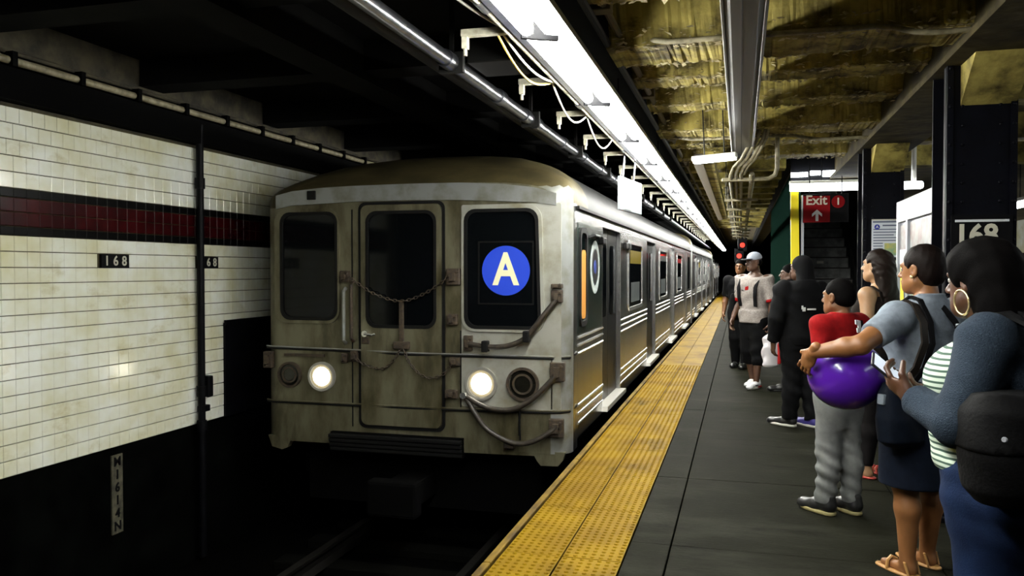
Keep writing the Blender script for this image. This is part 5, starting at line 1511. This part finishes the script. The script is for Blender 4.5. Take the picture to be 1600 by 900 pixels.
# black bag at her side with straps over the shoulder
BX, BY, BZ = -.325, -.120, .885
t = thing('shoulder_bag', 'large black shoulder bag hanging behind the arm of the hoop earring woman', 'bag', fm_ @ Vector((BX, BY, BZ)), math.radians(58))
f = Sdf(); f.loft([(0, 0, 0, .09, .07), (.04, 0, 0, .125, .095), (.14, 0, 0, .14, .105), (.26, 0, 0, .125, .09), (.30, 0, 0, .10, .06)], 0, .0, 2.6); f.noise(folds(.004, 18, 16, 20))
V_, F_ = f.mesh(.01)
bag = np_object('bag_body', [xf((V_, F_), Matrix.Rotation(math.radians(-48), 4, 'Z'))], 'leather_black', t)
f = Sdf(); f.loft([(0.15, 0, 0, .14, .105), (.26, 0, 0, .125, .09), (.305, 0, 0, .10, .06)], .007, .0, 2.6); f.noise(folds(.004, 18, 16, 20))
np_object('flap', [xf(f.mesh(.01), Matrix.Rotation(math.radians(-48), 4, 'Z'))], 'leather_black', t)
bl = lambda x, y, z: (x - BX, y - BY, z - BZ)
strip_band('strap', [bl(-.27, -.13, 1.14), bl(-.255, -.165, 1.22), bl(-.22, -.165, 1.29), bl(-.175, -.125, 1.365), bl(-.155, -.05, 1.402), bl(-.15, .04, 1.392), bl(-.155, .09, 1.35)], .034, .012, (1, .0, .2), 'leather_black', t)
strip_band('strap', [bl(-.20, -.24, 1.14), bl(-.185, -.225, 1.22), bl(-.16, -.195, 1.30), bl(-.125, -.125, 1.385), bl(-.11, -.05, 1.412), bl(-.105, .04, 1.40)], .026, .012, (1, .0, .2), 'leather_black', t)
MB().disc_stack((-.145, -.02, .20), 'x', [(0, .008), (-.006, .006)], 10).build('stud', 'aluminium', t)

# ---------------------------------------------------------------- boy in the red shirt
B = Person('boy in a red T-shirt and grey sweatpants behind the purple ball', (0.60, 5.50), 40, 1.475, 'm', .92, .95, head_yaw=8, head_pitch=0, hs=.97, limb=.93, h=.009)
B.J.update(lel=(-.185, -.045, .97), lwr=(-.135, .0, .80), rel=(.225, .02, .96), rwr=(.22, .12, .80), lan=(-.09, .02, .07), ran=(.07, -.04, .07), rkn=(.075, -.01, .41))
B.build_body('skin_boy', hands=[('l', (0, .3, -1), (1, 0, 0), .35, 0), ('r', (0, .3, -1), (-1, 0, 0), .35, 0)])
f = Sdf(); B.torso(f, .022, z0=.74, z1=1.262); B.arm(f, 'l', .022, upto=.75, flat=True); B.arm(f, 'r', .022, upto=.75, flat=True)
f.ell((-.10, -.01, 1.19), (.07, .07, .055), .05); f.ell((.10, -.01, 1.19), (.07, .07, .055), .05); f.noise(folds(.003, 16, 15, 26)).cut((0, .3, 1), 1.268); B.cloth('t_shirt', f, 'red_cotton')
lg = MB()
for k, (x, z_, w, h) in enumerate(((.0, 0, .03, .075), (.030, .018, .02, .05), (.032, -.022, .03, .02), (-.028, .02, .02, .03), (-.02, -.03, .016, .03))):
    lg.bbox_bevel(x - w / 2, x + w / 2, -.004, .004, z_ - h / 2, z_ + h / 2, .003, mi=0 if k != 1 else 1)
o = lg.build('shirt_print', ['logo_white', 'black_cloth'], B.t, loc=(.028, -.130, 1.185)); o.rotation_euler = (math.radians(-14), .2, math.radians(8)); o['label'] = 'white and black shirt print'
MB().tube([(-.225, .0, 1.07), (-.235, -.02, 1.01), (-.24, -.03, .96)], .005, 6).build('sleeve_piping', 'logo_white', B.t)
f = Sdf(); f.loft([(.56, 0, 0, .10, .07), (.64, 0, -.005, .135, .10), (.70, 0, -.005, .150, .115), (.80, 0, -.01, .155, .12), (.88, 0, 0, .14, .11)], 0, .03, 2.3)
for q in 'lr': B.leg(f, q, .026, k=.05, upto=2.0, bot=.062, flat=True)
f.noise(zband(folds(.006, 20, 20, 42), .05, .5)).noise(zband(folds(.003, 18, 14, 16), .45, .9)); B.cloth('sweatpants', f, 'sweatpants')
f = Sdf(); f.ell((0, -.018, .036), (.0785, .099, .088), .02); f.ell((0, -.05, -.015), (.068, .064, .055), .03); f.cut((0, .85, -.5), .048, .012); f.cut((0, .2, -1), .05, .01)
f.ell((-.085, .0, -.012), (.03, .026, .036), .01, sub=True); f.ell((.085, .0, -.012), (.03, .026, .036), .01, sub=True)
f.noise(lambda X, Y, Z: .0008 * np.sin(260 * X) * np.sin(240 * Y + 200 * Z)); B.head_item('hair', f, 'hair_black')
for q, tz in (('l', .1), ('r', -.05)): B.shoe(q, 'shoe_black', 'shoe_olive', .25, tz)

# ---------------------------------------------------------------- woman with long hair
L = Person('woman with long dark hair and bare arms in profile before the map case', (0.98, 6.55), 52, 1.68, 'f', .95, 1.0, head_yaw=0, head_pitch=3, h=.011, limb=.98)
L.J.update(lel=(-.215, -.045, 1.09), lwr=(-.215, .06, .88), rel=(.22, -.03, 1.09), rwr=(.2, .08, .88), lan=(-.10, .02, .075), ran=(.09, -.06, .075))
L.build_body('skin_light', hands=[('l', (0, .2, -1), (1, 0, 0), .3, 0), ('r', (0, .2, -1), (-1, 0, 0), .3, 0)], feet=True)
f = Sdf(); L.torso(f, .012, z0=.93, z1=1.34)
for q in (-1, 1): f.ell((q * .075, .09, 1.215), (.075, .068, .075), .05)
f.noise(folds(.0025, 14, 14, 24)); L.cloth('tank_top', f, 'tank_dark')
for q in (-1, 1):
    strip_band('shoulder_strap', [(q * .11, .085, 1.30), (q * .115, .05, 1.385), (q * .115, -.02, 1.412), (q * .112, -.08, 1.37), (q * .105, -.098, 1.30)], .030, .008, (1, 0, 0), 'tank_dark', L.t)
f = Sdf(); f.loft([(.80, 0, -.008, .16, .12), (.90, 0, -.012, .182, .135), (1.0, 0, -.004, .165, .118)], 0, .03, 2.3)
for q in 'lr': L.leg(f, q, .010, k=.05, upto=1.95, flat=True)
L.cloth('leggings', f, 'dark_leggings')
f = Sdf(); f.ell((0, -.020, .034), (.083, .104, .094), .02); f.ell((0, -.065, -.06), (.078, .060, .11), .05)
f.loft([(-.43, 0, -.125, .050, .022), (-.36, 0, -.125, .085, .040), (-.22, 0, -.115, .098, .046), (-.10, 0, -.08, .090, .060), (0, 0, -.05, .08, .07)], 0, .04, 2.2)
f.cut((0, .94, -.34), .042, .012)
f.ell((-.092, .02, -.01), (.030, .024, .042), .01, sub=True); f.ell((.092, .02, -.01), (.030, .024, .042), .01, sub=True)
f.noise(lambda X, Y, Z: .003 * np.sin(85 * X + 10 * np.sin(12 * Z)) * np.sin(60 * Y + 14 * Z)); L.head_item('hair', f, 'hair_long')
for q in 'lr':
    c = L.J[q + 'an']
    e = np_object('sandal', [Sdf().loft([(0, 0, .055, .044, .13), (.016, 0, .055, .045, .131)], 0, 0, 2.6).mesh(.008)], 'sandal_red', L.t); e.location = (c[0], c[1], 0)
    for yy in (.06, .10, .13):
        MB().tube([(-.038, yy - .01, .012), (-.026, yy, .045), (0, yy + .004, .055), (.026, yy, .045), (.038, yy - .01, .012)], .009, 6).build('strap', 'sandal_red', e)

# ---------------------------------------------------------------- person all in black
K = Person('person all in black hooded clothes seen from behind left of the red-shirted boy', (0.57, 8.45), 26, 1.665, 'm', 1.08, 1.1, head_yaw=20, h=.013, limb=1.1)
K.J.update(lel=(-.275, -.03, 1.06), lwr=(-.26, .05, .83), lan=(-.10, .03, .075), ran=(.10, -.05, .075))
K.build_body('skin_brown', hands=[('l', (.05, .2, -1), (1, 0, 0), .4, 0), ('r', (-.05, .2, -1), (-1, 0, 0), .4, 0)])
f = Sdf(); K.torso(f, .035, z0=.80, z1=1.42); K.arm(f, 'l', .028, upto=1.95, flat=True); K.arm(f, 'r', .028, upto=1.95, flat=True)
f.ell((0, -.085, 1.37), (.12, .07, .075), .05)
f.noise(folds(.005, 14, 13, 24)); K.cloth('hoodie', f, 'black_cloth')
f = Sdf(); f.loft([(.78, 0, 0, .17, .13), (.90, 0, -.01, .18, .135), (.98, 0, 0, .165, .12)], 0, .03, 2.3)
for q in 'lr': K.leg(f, q, .030, k=.05, upto=2.0, bot=.07, flat=True)
f.noise(folds(.005, 16, 16, 28)); K.cloth('trousers', f, 'black_cloth')
f = Sdf(); f.ell((0, -.022, .034), (.090, .108, .096), .02); f.ell((0, -.055, -.06), (.088, .078, .10), .05); f.ell((0, -.07, -.15), (.11, .07, .08), .05); f.cut((0, .94, -.34), .040, .015)
K.head_item('hood', f, 'black_cloth', .010)
lg = MB().bbox_bevel(-.02, .012, -.004, .004, -.02, .02, .003).bbox_bevel(.03, .12, -.004, .004, -.008, .008, .003).bbox_bevel(-.03, -.012, -.004, .004, .0, .035, .003)
o = lg.build('back_print', 'logo_white', K.t, loc=(-.06, -.168, 1.155)); o['label'] = 'small white print on the back'
for q, tz in (('l', .5), ('r', .3)): K.shoe(q, 'shoe_purple' if q == 'r' else 'shoe_black', 'shoe_sole', .29, tz)

# ---------------------------------------------------------------- man with the cap and the white carrier bag
A = Person('man in a cap and pale checked shirt walking with a white plastic bag', (0.17, 11.15), 142, 1.755, 'm', 1.02, 1.0, head_yaw=-18, head_pitch=-4, h=.012, limb=1.0)
A.J.update(lel=(.0, 0, 0), lwr=(0, 0, 0))
A.J.update(lel=(-.265, -.03, 1.10), lwr=(-.285, .03, .85), rel=(.27, -.02, 1.10), rwr=(.26, .10, .88), lkn=(-.09, .03, .49), lan=(-.09, .06, .075), rkn=(.09, .0, .49), ran=(.09, -.10, .075))
A.build_body('skin_brown', hands=[('l', (-.02, .1, -1), (1, 0, 0), .8, 0), ('r', (0, .25, -1), (-1, 0, 0), .4, 0)])
f = Sdf(); A.torso(f, .026, z0=.86, z1=1.44); A.arm(f, 'l', .024, upto=.86, flat=True); A.arm(f, 'r', .024, upto=.86, flat=True)
f.loft([(.85, 0, 0, .185, .15), (1.0, 0, 0, .185, .145)], 0, .04, 2.3); f.noise(folds(.004, 14, 13, 22)).cut((0, .35, 1), 1.462); A.cloth('checked_shirt', f, 'plaid_shirt')
for q in (-1, 1):
    strip_band('vest_strap', [(q * .115, .12, 1.06), (q * .125, .148, 1.18), (q * .13, .150, 1.30), (q * .135, .09, 1.41), (q * .135, 0, 1.455), (q * .13, -.09, 1.42), (q * .12, -.15, 1.30)], .045, .012, (1, 0, 0), 'black_cloth', A.t)
for q in (-1, 1):
    strip_band('collar_flap', [(q * .02, .075, 1.40), (q * .05, .115, 1.33), (q * .065, .142, 1.26)], .045, .008, (1, 0, 0), 'black_cloth', A.t)
MB().bbox_bevel(-.035, .035, .105, .15, 1.26, 1.36, .012).build('red_scarf', 'red_cotton', A.t)
for q in 'lr':
    a, b2 = A.j(q + 'sh'), A.j(q + 'el'); c = a + (b2 - a) * .86; d2 = a + (b2 - a) * .93
    np_object('sleeve_band', [Sdf().cone(c, d2, .074, .073, 0, True).mesh(.011)], 'red_cotton', A.t)
f = Sdf(); f.loft([(.66, 0, 0, .12, .09), (.80, 0, 0, .165, .125), (.88, 0, -.01, .165, .12), (.93, 0, 0, .15, .11)], 0, .03, 2.3)
for q in 'lr': A.leg(f, q, .030, k=.05, upto=1.36, flat=True)
f.noise(folds(.005, 14, 13, 22)); A.cloth('long_shorts', f, 'black_cloth')
f = Sdf(); f.ell((0, -.016, .050), (.083, .104, .082), .02); f.cut((0, -.12, -1), -.028, .006); A.head_item('cap', f, 'cap_grey', .008)
f = Sdf(); f.ell((0, .095, .040), (.075, .085, .010), .01); f.cut((0, -1, 0), -.045); A.head_item('cap_brim', f, 'cap_dark', .007)
f = Sdf(); f.ell((0, -.05, -.005), (.079, .066, .06), .02); f.ell((-.085, .0, -.008), (.03, .026, .036), .01, sub=True); f.ell((.085, .0, -.008), (.03, .026, .036), .01, sub=True); A.head_item('hair', f, 'hair_black', .009)
for q, tz in (('l', .25), ('r', .35)):
    e = A.shoe(q, 'shoe_white', 'shoe_sole', .30, tz, high=.05); MB().bbox_bevel(-.049, .049, -.07, .05, .012, .034, .006).build('heel_panel', 'shoe_red', e)
    MB().tube([(-.046, .05, .05), (-.044, .12, .05)], .008, 5).tube([(.046, .05, .05), (.044, .12, .05)], .008, 5).build('side_stripe', 'shoe_black', e)
am = A.t.matrix_basis
t = thing('plastic_bag', 'white plastic carrier bag with a red side held by the man in the cap', 'bag', am @ Vector((-.29, .03, .30)), math.radians(142 - 25))
f = Sdf(); f.loft([(0, 0, 0, .055, .10), (.02, 0, 0, .065, .115), (.25, 0, 0, .062, .118), (.36, 0, 0, .045, .10), (.42, 0, 0, .022, .05)], 0, .0, 2.6); f.noise(folds(.006, 24, 20, 18))
np_object('bag_body', [f.mesh(.009)], 'bag_white', t)
f = Sdf(); f.loft([(.03, 0, -.085, .068, .042), (.27, 0, -.085, .066, .042), (.30, 0, -.08, .05, .03)], 0, .0, 2.6); f.noise(folds(.004, 24, 20, 18))
np_object('red_side', [f.mesh(.009)], 'bag_red', t)
MB().tube([(0, -.04, .40), (0, -.02, .47), (0, 0, .49), (0, .02, .47), (0, .04, .40)], .008, 6).build('handle', 'bag_white', t)
t = thing('satchel', 'black satchel hanging beside the right arm of the man in the cap', 'bag', am @ Vector((.30, -.02, .86)), math.radians(142))
f = Sdf(); f.loft([(0, 0, 0, .03, .09), (.03, 0, 0, .045, .11), (.30, 0, 0, .045, .11), (.36, 0, 0, .03, .09)], 0, .0, 2.8); np_object('bag_body', [f.mesh(.011)], 'black_cloth', t)
strip_band('strap', [(0.0, .05, .34), (-.10, .07, .46), (-.16, .05, .54), (-.165, -.03, .555), (-.12, -.10, .48), (0, -.06, .34)], .035, .010, (0, 1, .2), 'black_cloth', t)

# ---------------------------------------------------------------- two people mostly hidden behind them
def background_person(label, base, rot, H, top, pants, sk, shoe_m, left_fwd=.10):
    Q = Person(label, base, rot, H, 'm', 1.0, 1.0, h=.015)
    Q.J.update(lel=(-.25, .0, 1.10), lwr=(-.25, left_fwd, .92), lan=(-.09, .06, .075), ran=(.09, -.08, .075))
    Q.build_body(sk, hands=[('l', (0, .4, -1), (1, 0, 0), .4, 0), ('r', (0, .4, -1), (-1, 0, 0), .4, 0)])
    f = Sdf(); Q.torso(f, .022, z0=.88, z1=1.42); Q.arm(f, 'l', .022, upto=.9, flat=True); Q.arm(f, 'r', .022, upto=.9, flat=True); f.noise(folds(.004, 14, 13, 22)); Q.cloth('shirt', f, top)
    f = Sdf(); f.loft([(.80, 0, 0, .165, .125), (.90, 0, -.01, .172, .13), (.98, 0, 0, .16, .118)], 0, .03, 2.3)
    for q in 'lr': Q.leg(f, q, .028, k=.05, upto=2.0, bot=.065, flat=True)
    Q.cloth('trousers', f, pants)
    f = Sdf(); f.ell((0, -.018, .038), (.080, .101, .090), .02); f.ell((0, -.05, -.015), (.07, .066, .06), .03); f.cut((0, .85, -.5), .048, .012); Q.head_item('hair', f, 'hair_black', .010)
    for q in 'lr': Q.shoe(q, shoe_m, 'shoe_black')
    return Q
background_person('person in dark clothes walking half hidden behind the man in the cap', (0.0, 13.3), 165, 1.70, 'black_cloth', 'black_cloth', 'skin_boy', 'shoe_black', .22)
background_person('person in dark trousers almost hidden behind the figure in black', (0.60, 10.95), 100, 1.60, 'black_cloth', 'sweatpants_dark', 'skin_brown', 'shoe_black')
